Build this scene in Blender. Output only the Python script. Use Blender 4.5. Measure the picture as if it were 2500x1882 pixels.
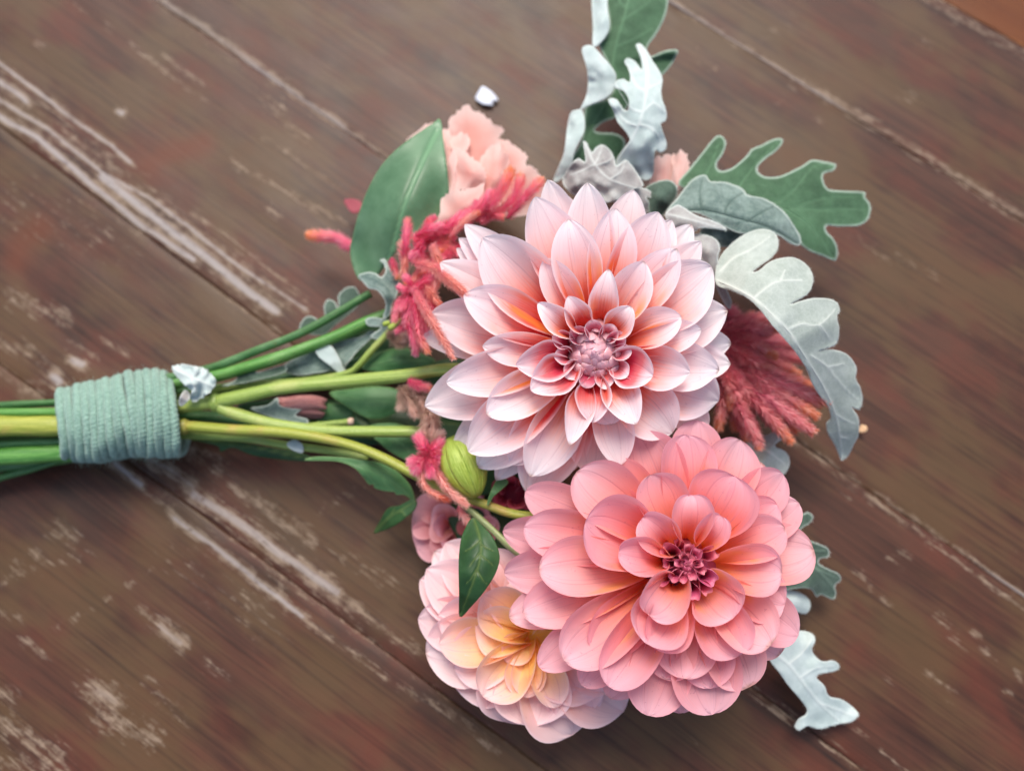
import bpy, math, random
import numpy as np
from mathutils import Vector, Matrix, noise as mnoise
from mathutils.geometry import delaunay_2d_cdt

# ------------------------------------------------------------------ clean
for o in list(bpy.data.objects): bpy.data.objects.remove(o)
random.seed(7); RNG = np.random.default_rng(7)
scene = bpy.context.scene
COL = scene.collection

# ------------------------------------------------------------------ camera
LENS, SENSOR, PW, PH = 28.0, 36.0, 2500.0, 1882.0
TILT, DIST = math.radians(14), 0.375
FPX = PW * LENS / SENSOR
cd = bpy.data.cameras.new('camera'); cam = bpy.data.objects.new('camera', cd); COL.objects.link(cam)
cam.location = (0, -DIST * math.sin(TILT), DIST * math.cos(TILT))
cam.rotation_euler = (TILT, 0, 0)
cd.lens, cd.sensor_width, cd.sensor_fit = LENS, SENSOR, 'HORIZONTAL'
cd.clip_start, cd.clip_end = 0.005, 50
cd.dof.use_dof = True; cd.dof.focus_distance = 0.276; cd.dof.aperture_fstop = 5.2
scene.camera = cam

# ------------------------------------------------------------------ light
w = bpy.data.worlds.new('World'); scene.world = w; w.use_nodes = True
nt = w.node_tree; bg = nt.nodes['Background']
sky = nt.nodes.new('ShaderNodeTexSky'); sky.sky_type = 'NISHITA'; sky.sun_disc = False
SUN_EL, SUN_AZ = math.radians(58), math.radians(-4)      # azimuth from +Y towards +X
sky.sun_elevation, sky.sun_rotation = SUN_EL, SUN_AZ
sky.air_density, sky.dust_density, sky.ozone_density = 1.0, 4.0, 0.6
nt.links.new(sky.outputs[0], bg.inputs[0]); bg.inputs[1].default_value = 0.11
sd = bpy.data.lights.new('sun', 'SUN'); sun = bpy.data.objects.new('sun', sd); COL.objects.link(sun)
sd.energy, sd.angle, sd.color = 1.5, math.radians(28), (1.0, 0.95, 0.88)
sdir = Vector((math.sin(SUN_AZ) * math.cos(SUN_EL), math.cos(SUN_AZ) * math.cos(SUN_EL), math.sin(SUN_EL)))
sun.rotation_euler = sdir.to_track_quat('Z', 'Y').to_euler()
scene.view_settings.view_transform = 'Standard'; scene.view_settings.look = 'None'
scene.view_settings.gamma = 1; scene.view_settings.use_curve_mapping = False
scene.view_settings.exposure = 0.95
scene.render.engine = 'CYCLES'
scene.cycles.max_bounces = 16; scene.cycles.diffuse_bounces = 8; scene.cycles.transmission_bounces = 10; scene.cycles.glossy_bounces = 4

# ------------------------------------------------------------------ pixel helpers
CM = cam.rotation_euler.to_matrix(); CP = Vector(cam.location)
def ray(x, y): return CM @ Vector(((x - PW / 2) / FPX, -(y - PH / 2) / FPX, -1.0))
def P(x, y, z):
    d = ray(x, y); return CP + d * ((z - CP.z) / d.z)
def Pplane(x, y, p0, n):
    d = ray(x, y); return CP + d * ((p0 - CP).dot(n) / d.dot(n))
def zoom(ox, oy, f): return lambda x, y: (ox + x / f, oy + y / f)
Z1 = zoom(1000, 400, 2.03); Z2 = zoom(1180, 1020, 2.25); Z3 = zoom(980, 1050, 2.162)
Z4 = zoom(1340, 0, 2.685); Z5 = zoom(1600, 500, 2.523); Z6 = zoom(720, 240, 2.973)
Z7 = zoom(400, 640, 2.3786); Z8 = zoom(0, 840, 3.95); Z9 = zoom(900, 640, 3.47)
Z10 = zoom(960, 1040, 4.624); ZA = zoom(0, 0, 2.191); ZB = zoom(0, 1000, 1.888)
ZC = zoom(1700, 0, 2.379); ZD = zoom(1700, 1100, 2.129)
def zl(Z, pts): return [Z(*p) for p in pts]

# ------------------------------------------------------------------ object helpers
def tag(o, label=None, cat=None, group=None, kind=None):
    if label: o['label'] = label
    if cat: o['category'] = cat
    if group: o['group'] = group
    if kind: o['kind'] = kind
    return o
def empty(name, loc, label, cat, group=None):
    o = bpy.data.objects.new(name, None); COL.objects.link(o); o.location = loc
    o.empty_display_size = 0.01
    return tag(o, label, cat, group)
def mesh_obj(name, V, F, mat, parent=None, uv=None, attrs=None, smooth=True):
    """V world coordinates; parent keeps its place (identity inverse offset)"""
    off = Vector((0, 0, 0))
    p = parent
    while p is not None: off += p.location; p = p.parent
    V = np.asarray(V, dtype=float).reshape(-1, 3) - np.array(off)
    me = bpy.data.meshes.new(name); me.from_pydata(V.tolist(), [], F); me.update()
    if uv is not None:
        l = me.uv_layers.new(name='UVMap'); idx = np.empty(len(me.loops), dtype=np.int32)
        me.loops.foreach_get('vertex_index', idx)
        l.data.foreach_set('uv', np.asarray(uv, dtype=np.float32)[idx].ravel())
    for k, a in (attrs or {}).items():
        at = me.attributes.new(k, 'FLOAT', 'POINT'); at.data.foreach_set('value', np.asarray(a, dtype=np.float32))
    if smooth: me.polygons.foreach_set('use_smooth', [True] * len(me.polygons))
    me.materials.append(mat)
    o = bpy.data.objects.new(name, me); COL.objects.link(o)
    if parent is not None: o.parent = parent
    return o
def catmull(pts, n, closed=False):
    pts = [np.asarray(p, dtype=float) for p in pts]; N = len(pts); out = []
    segs = N if closed else N - 1
    for i in range(segs):
        if closed: a, b, c, d = (pts[(i + k - 1) % N] for k in range(4))
        else: a, b, c, d = pts[max(i - 1, 0)], pts[i], pts[i + 1], pts[min(i + 2, N - 1)]
        for k in range(n):
            t = k / n
            out.append(0.5 * ((2 * b) + (-a + c) * t + (2 * a - 5 * b + 4 * c - d) * t * t + (-a + 3 * b - 3 * c + d) * t ** 3))
    if not closed: out.append(pts[-1])
    return np.array(out)
def resample(pts, n):
    pts = np.asarray(pts, dtype=float); d = np.r_[0, np.cumsum(np.linalg.norm(np.diff(pts, axis=0), axis=1))]
    s = np.linspace(0, d[-1], n); return np.stack([np.interp(s, d, pts[:, k]) for k in range(pts.shape[1])], 1)
def frames(C):
    T = np.gradient(C, axis=0); T /= np.linalg.norm(T, axis=1)[:, None] + 1e-12
    n = np.cross(T[0], [0.3, 0.2, 1.0]); n /= np.linalg.norm(n); A = []; B = []
    for t in T:
        n = n - t * n.dot(t); n /= np.linalg.norm(n); A.append(n.copy()); B.append(np.cross(t, n))
    return T, np.array(A), np.array(B)
def tube_data(C, rad, ns=10, cap=True, squash=None, wob=None):
    C = np.asarray(C, dtype=float); n = len(C); T, A, B = frames(C)
    rad = np.broadcast_to(np.asarray(rad, dtype=float), (n,))
    V = []; UV = []; F = []
    for i in range(n):
        for k in range(ns):
            a = 2 * math.pi * k / ns; r = rad[i] * (wob(i / (n - 1), a) if wob else 1)
            V.append(C[i] + A[i] * math.cos(a) * r + B[i] * math.sin(a) * r); UV.append((i / (n - 1), k / ns))
    for i in range(n - 1):
        for k in range(ns):
            k2 = (k + 1) % ns; F.append((i * ns + k, i * ns + k2, (i + 1) * ns + k2, (i + 1) * ns + k))
    if cap: F.append(tuple(range(ns))[::-1]); F.append(tuple((n - 1) * ns + k for k in range(ns)))
    return V, F, UV
def vnoise(x, y, seed=0):
    """value noise, numpy"""
    xi = np.floor(x).astype(np.int64); yi = np.floor(y).astype(np.int64); fx = x - xi; fy = y - yi
    fx = fx * fx * (3 - 2 * fx); fy = fy * fy * (3 - 2 * fy)
    def h(a, b):
        n = (a * 374761393 + b * 668265263 + seed * 974711) & 0x7fffffff
        n = ((n ^ (n >> 13)) * 1274126177) & 0x7fffffff
        return ((n ^ (n >> 16)) & 0xffff) / 65535.0
    return (h(xi, yi) * (1 - fx) + h(xi + 1, yi) * fx) * (1 - fy) + (h(xi, yi + 1) * (1 - fx) + h(xi + 1, yi + 1) * fx) * fy

# ------------------------------------------------------------------ materials
def srgb(r, g, b):
    f = lambda c: (c / 255 / 12.92) if c / 255 <= 0.04045 else ((c / 255 + 0.055) / 1.055) ** 2.4
    return (f(r), f(g), f(b), 1.0)
class NT:
    def __init__(s, name):
        s.m = bpy.data.materials.new(name); s.m.use_nodes = True; s.t = s.m.node_tree
        s.p = s.t.nodes['Principled BSDF']; s.out = s.t.nodes['Material Output']
    def n(s, typ, ins=None, **kw):
        nd = s.t.nodes.new('ShaderNode' + typ)
        for k, v in kw.items(): setattr(nd, k, v)
        for k, v in (ins or {}).items(): s.set(nd.inputs[k], v)
        return nd
    def set(s, sock, v):
        if isinstance(v, bpy.types.NodeSocket): s.t.links.new(v, sock)
        elif isinstance(v, bpy.types.Node): s.t.links.new(v.outputs[0], sock)
        else: sock.default_value = v
    def math(s, op, a, b=0.0, c=0.0, clamp=False):
        nd = s.n('Math', operation=op, use_clamp=clamp); s.set(nd.inputs[0], a); s.set(nd.inputs[1], b); s.set(nd.inputs[2], c); return nd.outputs[0]
    def mix(s, f, a, b, blend='MIX'):
        nd = s.n('Mix', data_type='RGBA', blend_type=blend); s.set(nd.inputs[0], f); s.set(nd.inputs[6], a); s.set(nd.inputs[7], b); return nd.outputs[2]
    def ramp(s, f, stops, interp='LINEAR'):
        nd = s.n('ValToRGB'); s.set(nd.inputs[0], f); e = nd.color_ramp.elements; nd.color_ramp.interpolation = interp
        while len(e) < len(stops): e.new(0.5)
        for el, (p, c) in zip(e, stops): el.position = p; el.color = c if isinstance(c, tuple) else (c, c, c, 1)
        return nd.outputs[0]
    def smooth(s, v, lo, hi):
        nd = s.n('MapRange', interpolation_type='SMOOTHSTEP'); s.set(nd.inputs[0], v); s.set(nd.inputs[1], lo); s.set(nd.inputs[2], hi); return nd.outputs[0]
    def noise(s, vec, scale, detail=3, rough=0.5, dist=0.0):
        nd = s.n('TexNoise'); s.set(nd.inputs['Vector'], vec); nd.inputs['Scale'].default_value = scale
        nd.inputs['Detail'].default_value = detail; nd.inputs['Roughness'].default_value = rough; nd.inputs['Distortion'].default_value = dist
        return nd.outputs[0]
    def bump(s, h, strength, dist):
        nd = s.n('Bump'); s.set(nd.inputs['Height'], h); nd.inputs['Strength'].default_value = strength; nd.inputs['Distance'].default_value = dist
        s.t.links.new(nd.outputs[0], s.p.inputs['Normal']); return nd.outputs[0]
    def translucent(s, col, fac):
        tr = s.n('BsdfTranslucent'); s.set(tr.inputs[0], col); mx = s.n('MixShader'); mx.inputs[0].default_value = fac
        s.t.links.new(s.p.outputs[0], mx.inputs[1]); s.t.links.new(tr.outputs[0], mx.inputs[2]); s.t.links.new(mx.outputs[0], s.out.inputs[0])

def petal_mat(name, stops, orange, orange_amt, rim, vein, rough=0.55, trans=0.42, hue=0.012, back=None, backf=0.8, rimf=0.5, rimw=0.80):
    m = NT(name); uv = m.n('UVMap', uv_map='UVMap'); sep = m.n('SeparateXYZ'); m.set(sep.inputs[0], uv)
    u, v = sep.outputs[0], sep.outputs[1]
    oi = m.n('ObjectInfo'); rnd = oi.outputs['Random']
    tc = m.n('TexCoord').outputs['Object']
    av = m.math('ABSOLUTE', m.math('MULTIPLY_ADD', v, 2.0, -1.0))
    # streaks running along the petal
    cmb = m.n('CombineXYZ'); m.set(cmb.inputs[0], m.math('MULTIPLY', u, 1.6)); m.set(cmb.inputs[1], m.math('MULTIPLY', v, 34.0)); m.set(cmb.inputs[2], m.math('MULTIPLY', rnd, 37.0))
    streak = m.noise(cmb.outputs[0], 1.0, 3, 0.6)
    cl = m.noise(tc, 90.0, 2)
    uu = m.math('ADD', u, m.math('MULTIPLY', m.math('SUBTRACT', streak, 0.5), 0.22))
    uu = m.math('ADD', uu, m.math('MULTIPLY', m.math('SUBTRACT', cl, 0.5), 0.16))
    uu = m.math('ADD', uu, m.math('MULTIPLY', m.math('SUBTRACT', rnd, 0.5), 0.16))
    col = m.ramp(uu, stops)
    if orange_amt:
        c2 = m.n('CombineXYZ'); m.set(c2.inputs[0], m.math('MULTIPLY', u, 2.0)); m.set(c2.inputs[1], m.math('MULTIPLY', v, 2.2)); m.set(c2.inputs[2], m.math('MULTIPLY', rnd, 91.0))
        on = m.noise(c2.outputs[0], 1.3, 1)
        om = m.math('MULTIPLY', m.smooth(on, 0.5, 0.66), m.smooth(u, 0.75, 0.35))
        om = m.math('MULTIPLY', om, orange_amt)
        om = m.math('MULTIPLY', om, m.smooth(av, 0.25, 0.7))
        col = m.mix(om, col, orange)
    # two fine darker fold lines and a faint net of veins
    ln = m.math('ABSOLUTE', m.math('SUBTRACT', av, m.math('MULTIPLY_ADD', rnd, 0.12, 0.24)))
    line = m.math('MULTIPLY', m.smooth(ln, 0.035, 0.0), m.smooth(u, 0.25, 0.6))
    col = m.mix(m.math('MULTIPLY', line, 0.2), col, vein)
    fine = m.math('MULTIPLY', m.smooth(streak, 0.54, 0.70), 0.20)
    col = m.mix(fine, col, vein)
    spk = m.math('MULTIPLY', m.smooth(m.noise(tc, 900, 2), 0.68, 0.74), 0.25); col = m.mix(spk, col, vein)
    if back: col = m.mix(m.math('MULTIPLY', m.n('NewGeometry').outputs['Backfacing'], backf), col, back)
    rm = m.math('MULTIPLY', m.smooth(av, rimw, 1.0), rimf)
    col = m.mix(rm, col, rim)
    brn = m.math('MULTIPLY', m.smooth(m.math('ADD', u, m.math('MULTIPLY', cl, 0.05)), 0.985, 1.03), m.smooth(rnd, 0.4, 0.9)); col = m.mix(m.math('MULTIPLY', brn, 0.6), col, srgb(176, 130, 110))
    hs = m.n('HueSaturation'); m.set(hs.inputs['Hue'], m.math('MULTIPLY_ADD', rnd, hue * 2, 0.5 - hue)); m.set(hs.inputs['Color'], col)
    m.set(hs.inputs['Value'], m.math('MULTIPLY_ADD', rnd, 0.08, 0.96)); col = hs.outputs[0]
    m.set(m.p.inputs['Base Color'], col); m.p.inputs['Roughness'].default_value = rough
    m.p.inputs['Specular IOR Level'].default_value = 0.32
    m.bump(m.math('ADD', streak, m.math('MULTIPLY', line, -0.6)), 0.25, 0.0006)
    m.translucent(col, trans)
    return m.m

M = {}
M['petal_white'] = petal_mat('blush_white_petal', [(0.0, srgb(206, 44, 40)), (0.28, srgb(232, 84, 66)), (0.43, srgb(245, 148, 130)), (0.57, srgb(249, 200, 194)), (0.74, srgb(249, 226, 228)), (1.0, srgb(250, 244, 247))],
                             srgb(250, 150, 70), 0.95, srgb(250, 240, 244), srgb(170, 110, 135), back=srgb(246, 214, 214), backf=0.6, rimf=.6)
M['petal_white_in'] = petal_mat('blush_centre_petal', [(0.0, srgb(150, 26, 50)), (0.45, srgb(186, 56, 76)), (0.68, srgb(220, 120, 132)), (0.85, srgb(242, 196, 204)), (1.0, srgb(250, 236, 240))],
                             srgb(250, 150, 70), 0, srgb(252, 238, 242), srgb(170, 90, 120), back=srgb(243, 192, 200), backf=.85, rimf=.85, rimw=.72, trans=.3)
M['petal_white_roll'] = petal_mat('blush_rolled_petal', [(0.0, srgb(176, 26, 34)), (0.42, srgb(204, 56, 56)), (0.60, srgb(232, 128, 120)), (0.78, srgb(248, 214, 216)), (1.0, srgb(250, 244, 247))],
                             srgb(250, 150, 70), 0.3, srgb(252, 240, 243), srgb(170, 100, 125), back=srgb(245, 200, 200), backf=.85, rimf=.8, rimw=.70, trans=.34)
M['petal_coral'] = petal_mat('coral_petal', [(0.0, srgb(240, 140, 60)), (0.26, srgb(242, 142, 104)), (0.46, srgb(239, 150, 142)), (0.72, srgb(239, 168, 172)), (1.0, srgb(241, 192, 204))],
                             srgb(242, 160, 92), 0.8, srgb(246, 178, 186), srgb(168, 70, 112))
M['petal_coral_in'] = petal_mat('coral_centre_petal', [(0.0, srgb(150, 44, 84)), (0.4, srgb(184, 74, 110)), (0.7, srgb(206, 100, 130)), (1.0, srgb(236, 148, 166))],
                             srgb(242, 160, 92), 0, srgb(242, 160, 176), srgb(120, 30, 70), back=srgb(206, 104, 134), backf=.8, rimf=.8, rimw=.74, trans=.3)
M['petal_peach'] = petal_mat('peach_petal', [(0.0, srgb(250, 200, 70)), (0.38, srgb(251, 214, 136)), (0.64, srgb(250, 208, 170)), (0.85, srgb(249, 212, 200)), (1.0, srgb(250, 222, 222))],
                             srgb(240, 140, 120), 0.5, srgb(246, 220, 226), srgb(190, 120, 140))
M['petal_pale'] = petal_mat('pale_pink_petal', [(0.0, srgb(248, 206, 140)), (0.35, srgb(248, 206, 178)), (0.6, srgb(250, 208, 204)), (1.0, srgb(251, 224, 228))],
                             srgb(244, 160, 130), 0.5, srgb(248, 226, 234), srgb(196, 130, 150))
M['petal_dusky'] = petal_mat('dusky_pink_petal', [(0.0, srgb(190, 90, 90)), (0.5, srgb(226, 150, 156)), (1.0, srgb(236, 184, 194))],
                             srgb(240, 150, 100), 0.3, srgb(240, 190, 196), srgb(170, 90, 110))
M['petal_maroon'] = petal_mat('maroon_petal', [(0.0, srgb(120, 30, 50)), (0.5, srgb(170, 60, 84)), (1.0, srgb(200, 96, 116))],
                             srgb(240, 150, 100), 0.0, srgb(210, 120, 140), srgb(110, 30, 50))

def leaf_mat(name, c_dark, c_light, c_rim, c_vein, rough=0.6, fuzz=0.0, trans=0.12, rimw=0.0016, nscale=160, sheen=0.0, patch=0.5, net=0.0):
    m = NT(name); tc = m.n('TexCoord').outputs['Object']
    e = m.n('Attribute', attribute_name='edge').outputs['Fac']; ve = m.n('Attribute', attribute_name='vein').outputs['Fac']
    n1 = m.noise(tc, nscale, 4, 0.6); n2 = m.noise(tc, nscale * 0.22, 2); n3 = m.noise(tc, 2600, 2, 0.7)
    f = m.math('ADD', m.math('MULTIPLY', n1, 0.5), m.math('MULTIPLY', n2, patch))
    col = m.mix(m.smooth(f, 0.3, 0.75), c_dark, c_light)
    if fuzz: col = m.mix(m.math('MULTIPLY', m.smooth(n3, 0.48, 0.72), fuzz), col, c_rim)
    if net:
        vo = m.n('TexVoronoi', feature='DISTANCE_TO_EDGE'); m.set(vo.inputs['Vector'], tc); vo.inputs['Scale'].default_value = 420
        col = m.mix(m.math('MULTIPLY', m.smooth(vo.outputs['Distance'], 0.09, 0.0), net), col, c_vein)
    col = m.mix(m.math('MULTIPLY', ve, 0.75), col, c_vein)
    col = m.mix(m.smooth(m.math('ADD', e, m.math('MULTIPLY', m.math('SUBTRACT', n3, 0.5), rimw * 0.8)), rimw * 1.1, -rimw * 0.3), col, c_rim)
    m.set(m.p.inputs['Base Color'], col); m.p.inputs['Roughness'].default_value = rough
    m.p.inputs['Specular IOR Level'].default_value = 0.35
    if sheen: m.p.inputs['Sheen Weight'].default_value = sheen; m.p.inputs['Sheen Roughness'].default_value = 0.5
    h = m.math('ADD', m.math('MULTIPLY', n1, 0.6), m.math('MULTIPLY', n3, 0.35 if fuzz else 0.05))
    m.bump(h, 0.45, 0.0006); m.translucent(col, trans); return m.m
M['dusty_green'] = leaf_mat('dusty_green_leaf', srgb(38, 72, 42), srgb(72, 110, 76), srgb(168, 190, 172), srgb(92, 130, 96), 0.75, 0.16, 0.1, 0.0010, 200, 0.12)
M['dusty_grey'] = leaf_mat('dusty_grey_leaf', srgb(70, 94, 86), srgb(128, 148, 140), srgb(190, 202, 192), srgb(74, 98, 90), 0.8, 0.4, 0.08, 0.0007, 420, 0.2)
M['dusty_white'] = leaf_mat('dusty_white_leaf', srgb(156, 168, 158), srgb(184, 194, 186), srgb(210, 216, 208), srgb(216, 222, 214), 0.85, 0.35, 0.2, 0.0005, 260, 0.2, 0.5, 0.16)
M['dusty_pale'] = leaf_mat('dusty_pale_leaf', srgb(176, 194, 190), srgb(208, 220, 218), srgb(214, 222, 216), srgb(222, 230, 226), 0.85, 0.3, 0.2, 0.0005, 240, 0.2)
M['dusty_dark'] = leaf_mat('dusty_dark_leaf', srgb(44, 64, 52), srgb(80, 104, 88), srgb(172, 188, 176), srgb(108, 132, 114), 0.8, 0.2, 0.08, 0.0006, 260, 0.15)
M['dusty_mauve'] = leaf_mat('dusty_mauve_leaf', srgb(136, 130, 128), srgb(176, 178, 174), srgb(206, 214, 208), srgb(204, 210, 206), 0.85, 0.4, 0.15, 0.0007, 220, 0.4)
M['green'] = leaf_mat('glossy_green_leaf', srgb(62, 100, 66), srgb(112, 148, 114), srgb(112, 158, 110), srgb(112, 158, 116), 0.36, 0, 0.15, 0.0003, 60, 0.0, 0.6)
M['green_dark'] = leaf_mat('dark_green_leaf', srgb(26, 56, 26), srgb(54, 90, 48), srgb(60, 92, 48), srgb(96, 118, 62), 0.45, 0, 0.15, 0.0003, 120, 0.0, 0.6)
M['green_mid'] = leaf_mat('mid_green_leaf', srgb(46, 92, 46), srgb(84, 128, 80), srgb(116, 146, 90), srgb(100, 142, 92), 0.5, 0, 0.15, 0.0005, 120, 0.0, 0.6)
M['blush'] = leaf_mat('blush_ruffled_petal', srgb(226, 146, 134), srgb(238, 176, 164), srgb(250, 222, 214), srgb(236, 180, 172), 0.6, 0, 0.5, 0.007, 70, 0.0, 0.7)

def stem_mat(name, c1, c2, c3, rough=0.42):
    m = NT(name); uv = m.n('UVMap', uv_map='UVMap'); sep = m.n('SeparateXYZ'); m.set(sep.inputs[0], uv)
    tc = m.n('TexCoord').outputs['Object']
    cmb = m.n('CombineXYZ'); m.set(cmb.inputs[0], m.math('MULTIPLY', sep.outputs[0], 3)); m.set(cmb.inputs[1], m.math('MULTIPLY', sep.outputs[1], 16)); m.set(cmb.inputs[2], m.n('ObjectInfo').outputs['Random'])
    st = m.noise(cmb.outputs[0], 1.6, 3); n2 = m.noise(tc, 70, 3)
    col = m.mix(m.smooth(st, 0.35, 0.7), c1, c2); col = m.mix(m.math('MULTIPLY', m.smooth(n2, 0.5, 0.75), 0.6), col, c3)
    col = m.mix(m.math('MULTIPLY', m.smooth(m.noise(tc, 420, 3, 0.7), 0.62, 0.72), 0.45), col, srgb(110, 92, 50))
    m.set(m.p.inputs['Base Color'], col); m.p.inputs['Roughness'].default_value = rough
    m.bump(m.math('ADD', st, m.noise(tc, 700, 2)), 0.5, 0.0005); return m.m
M['stem_light'] = stem_mat('light_green_stem', srgb(122, 146, 62), srgb(152, 172, 88), srgb(170, 176, 104))
M['stem_green'] = stem_mat('green_stem', srgb(62, 118, 44), srgb(104, 156, 74), srgb(120, 160, 96))
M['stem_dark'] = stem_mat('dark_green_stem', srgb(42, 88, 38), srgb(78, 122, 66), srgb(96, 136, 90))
M['stem_olive'] = stem_mat('olive_stem', srgb(132, 142, 48), srgb(160, 164, 70), srgb(176, 140, 82))
M['stem_grey'] = stem_mat('greyish_stem', srgb(120, 136, 84), srgb(150, 160, 112), srgb(140, 130, 110))
M['bud_green'] = stem_mat('green_bud_skin', srgb(128, 150, 40), srgb(164, 184, 84), srgb(196, 206, 130), 0.5)
M['tan'] = stem_mat('tan_dried', srgb(186, 160, 138), srgb(214, 190, 170), srgb(196, 150, 140), 0.8)
M['dried_rose'] = stem_mat('dried_rose', srgb(150, 92, 92), srgb(186, 136, 130), srgb(160, 120, 108), 0.8)

def plume_mat(name, stops):
    m = NT(name); uv = m.n('UVMap', uv_map='UVMap'); sep = m.n('SeparateXYZ'); m.set(sep.inputs[0], uv)
    rnd = m.n('ObjectInfo').outputs['Random']; n = m.noise(m.n('TexCoord').outputs['Object'], 400, 2)
    uu = m.math('ADD', sep.outputs[0], m.math('MULTIPLY', m.math('SUBTRACT', n, 0.5), 0.35))
    uu = m.math('ADD', uu, m.math('MULTIPLY', m.math('SUBTRACT', rnd, 0.5), 0.3))
    col = m.ramp(uu, stops); col = m.mix(m.math('MULTIPLY', sep.outputs[1], 0.72), col, srgb(255, 222, 214))
    m.set(m.p.inputs['Base Color'], col); m.p.inputs['Roughness'].default_value = 0.6; m.translucent(col, 0.4); return m.m
M['plume_pink'] = plume_mat('celosia_pink', [(0, srgb(236, 90, 142)), (0.55, srgb(246, 132, 170)), (0.86, srgb(248, 150, 152)), (1, srgb(250, 160, 90))])
M['plume_magenta'] = plume_mat('celosia_magenta', [(0, srgb(232, 74, 128)), (0.6, srgb(244, 108, 156)), (1, srgb(248, 144, 172))])
M['plume_peach'] = plume_mat('celosia_peach', [(0, srgb(242, 150, 166)), (0.45, srgb(248, 196, 186)), (0.88, srgb(242, 168, 150)), (1, srgb(240, 120, 76))])
M['plume_rust'] = plume_mat('celosia_rust', [(0, srgb(204, 82, 118)), (0.5, srgb(224, 120, 142)), (0.86, srgb(218, 112, 116)), (1, srgb(222, 124, 72))])
M['plume_tan'] = plume_mat('celosia_faded', [(0, srgb(200, 170, 150)), (0.5, srgb(214, 186, 166)), (1, srgb(226, 190, 176))])

m = NT('yarn'); uv = m.n('UVMap', uv_map='UVMap'); sep = m.n('SeparateXYZ'); m.set(sep.inputs[0], uv)
cmb = m.n('CombineXYZ'); m.set(cmb.inputs[0], m.math('MULTIPLY', sep.outputs[0], 130)); m.set(cmb.inputs[1], m.math('MULTIPLY_ADD', sep.outputs[1], 9, m.math('MULTIPLY', sep.outputs[0], 160))); m.set(cmb.inputs[2], m.math('MULTIPLY', m.n('ObjectInfo').outputs['Random'], 50))
fib = m.noise(cmb.outputs[0], 0.9, 4, 0.65)
col = m.ramp(fib, [(0.25, srgb(76, 106, 94)), (0.46, srgb(116, 150, 134)), (0.64, srgb(140, 172, 156)), (0.85, srgb(190, 212, 198))])
m.set(m.p.inputs['Base Color'], col); m.p.inputs['Roughness'].default_value = 0.85; m.p.inputs['Sheen Weight'].default_value = 0.3
m.bump(fib, 0.7, 0.0009); M['yarn'] = m.m
m = NT('yarn_fuzz'); m.p.inputs['Base Color'].default_value = srgb(178, 212, 198); m.p.inputs['Roughness'].default_value = 0.8; m.translucent(srgb(178, 212, 198), 0.3); M['fuzz'] = m.m
m = NT('leaf_down'); m.p.inputs['Base Color'].default_value = srgb(216, 226, 220); m.p.inputs['Roughness'].default_value = 0.9; m.translucent(srgb(216, 226, 220), 0.3); M['down'] = m.m

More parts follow.
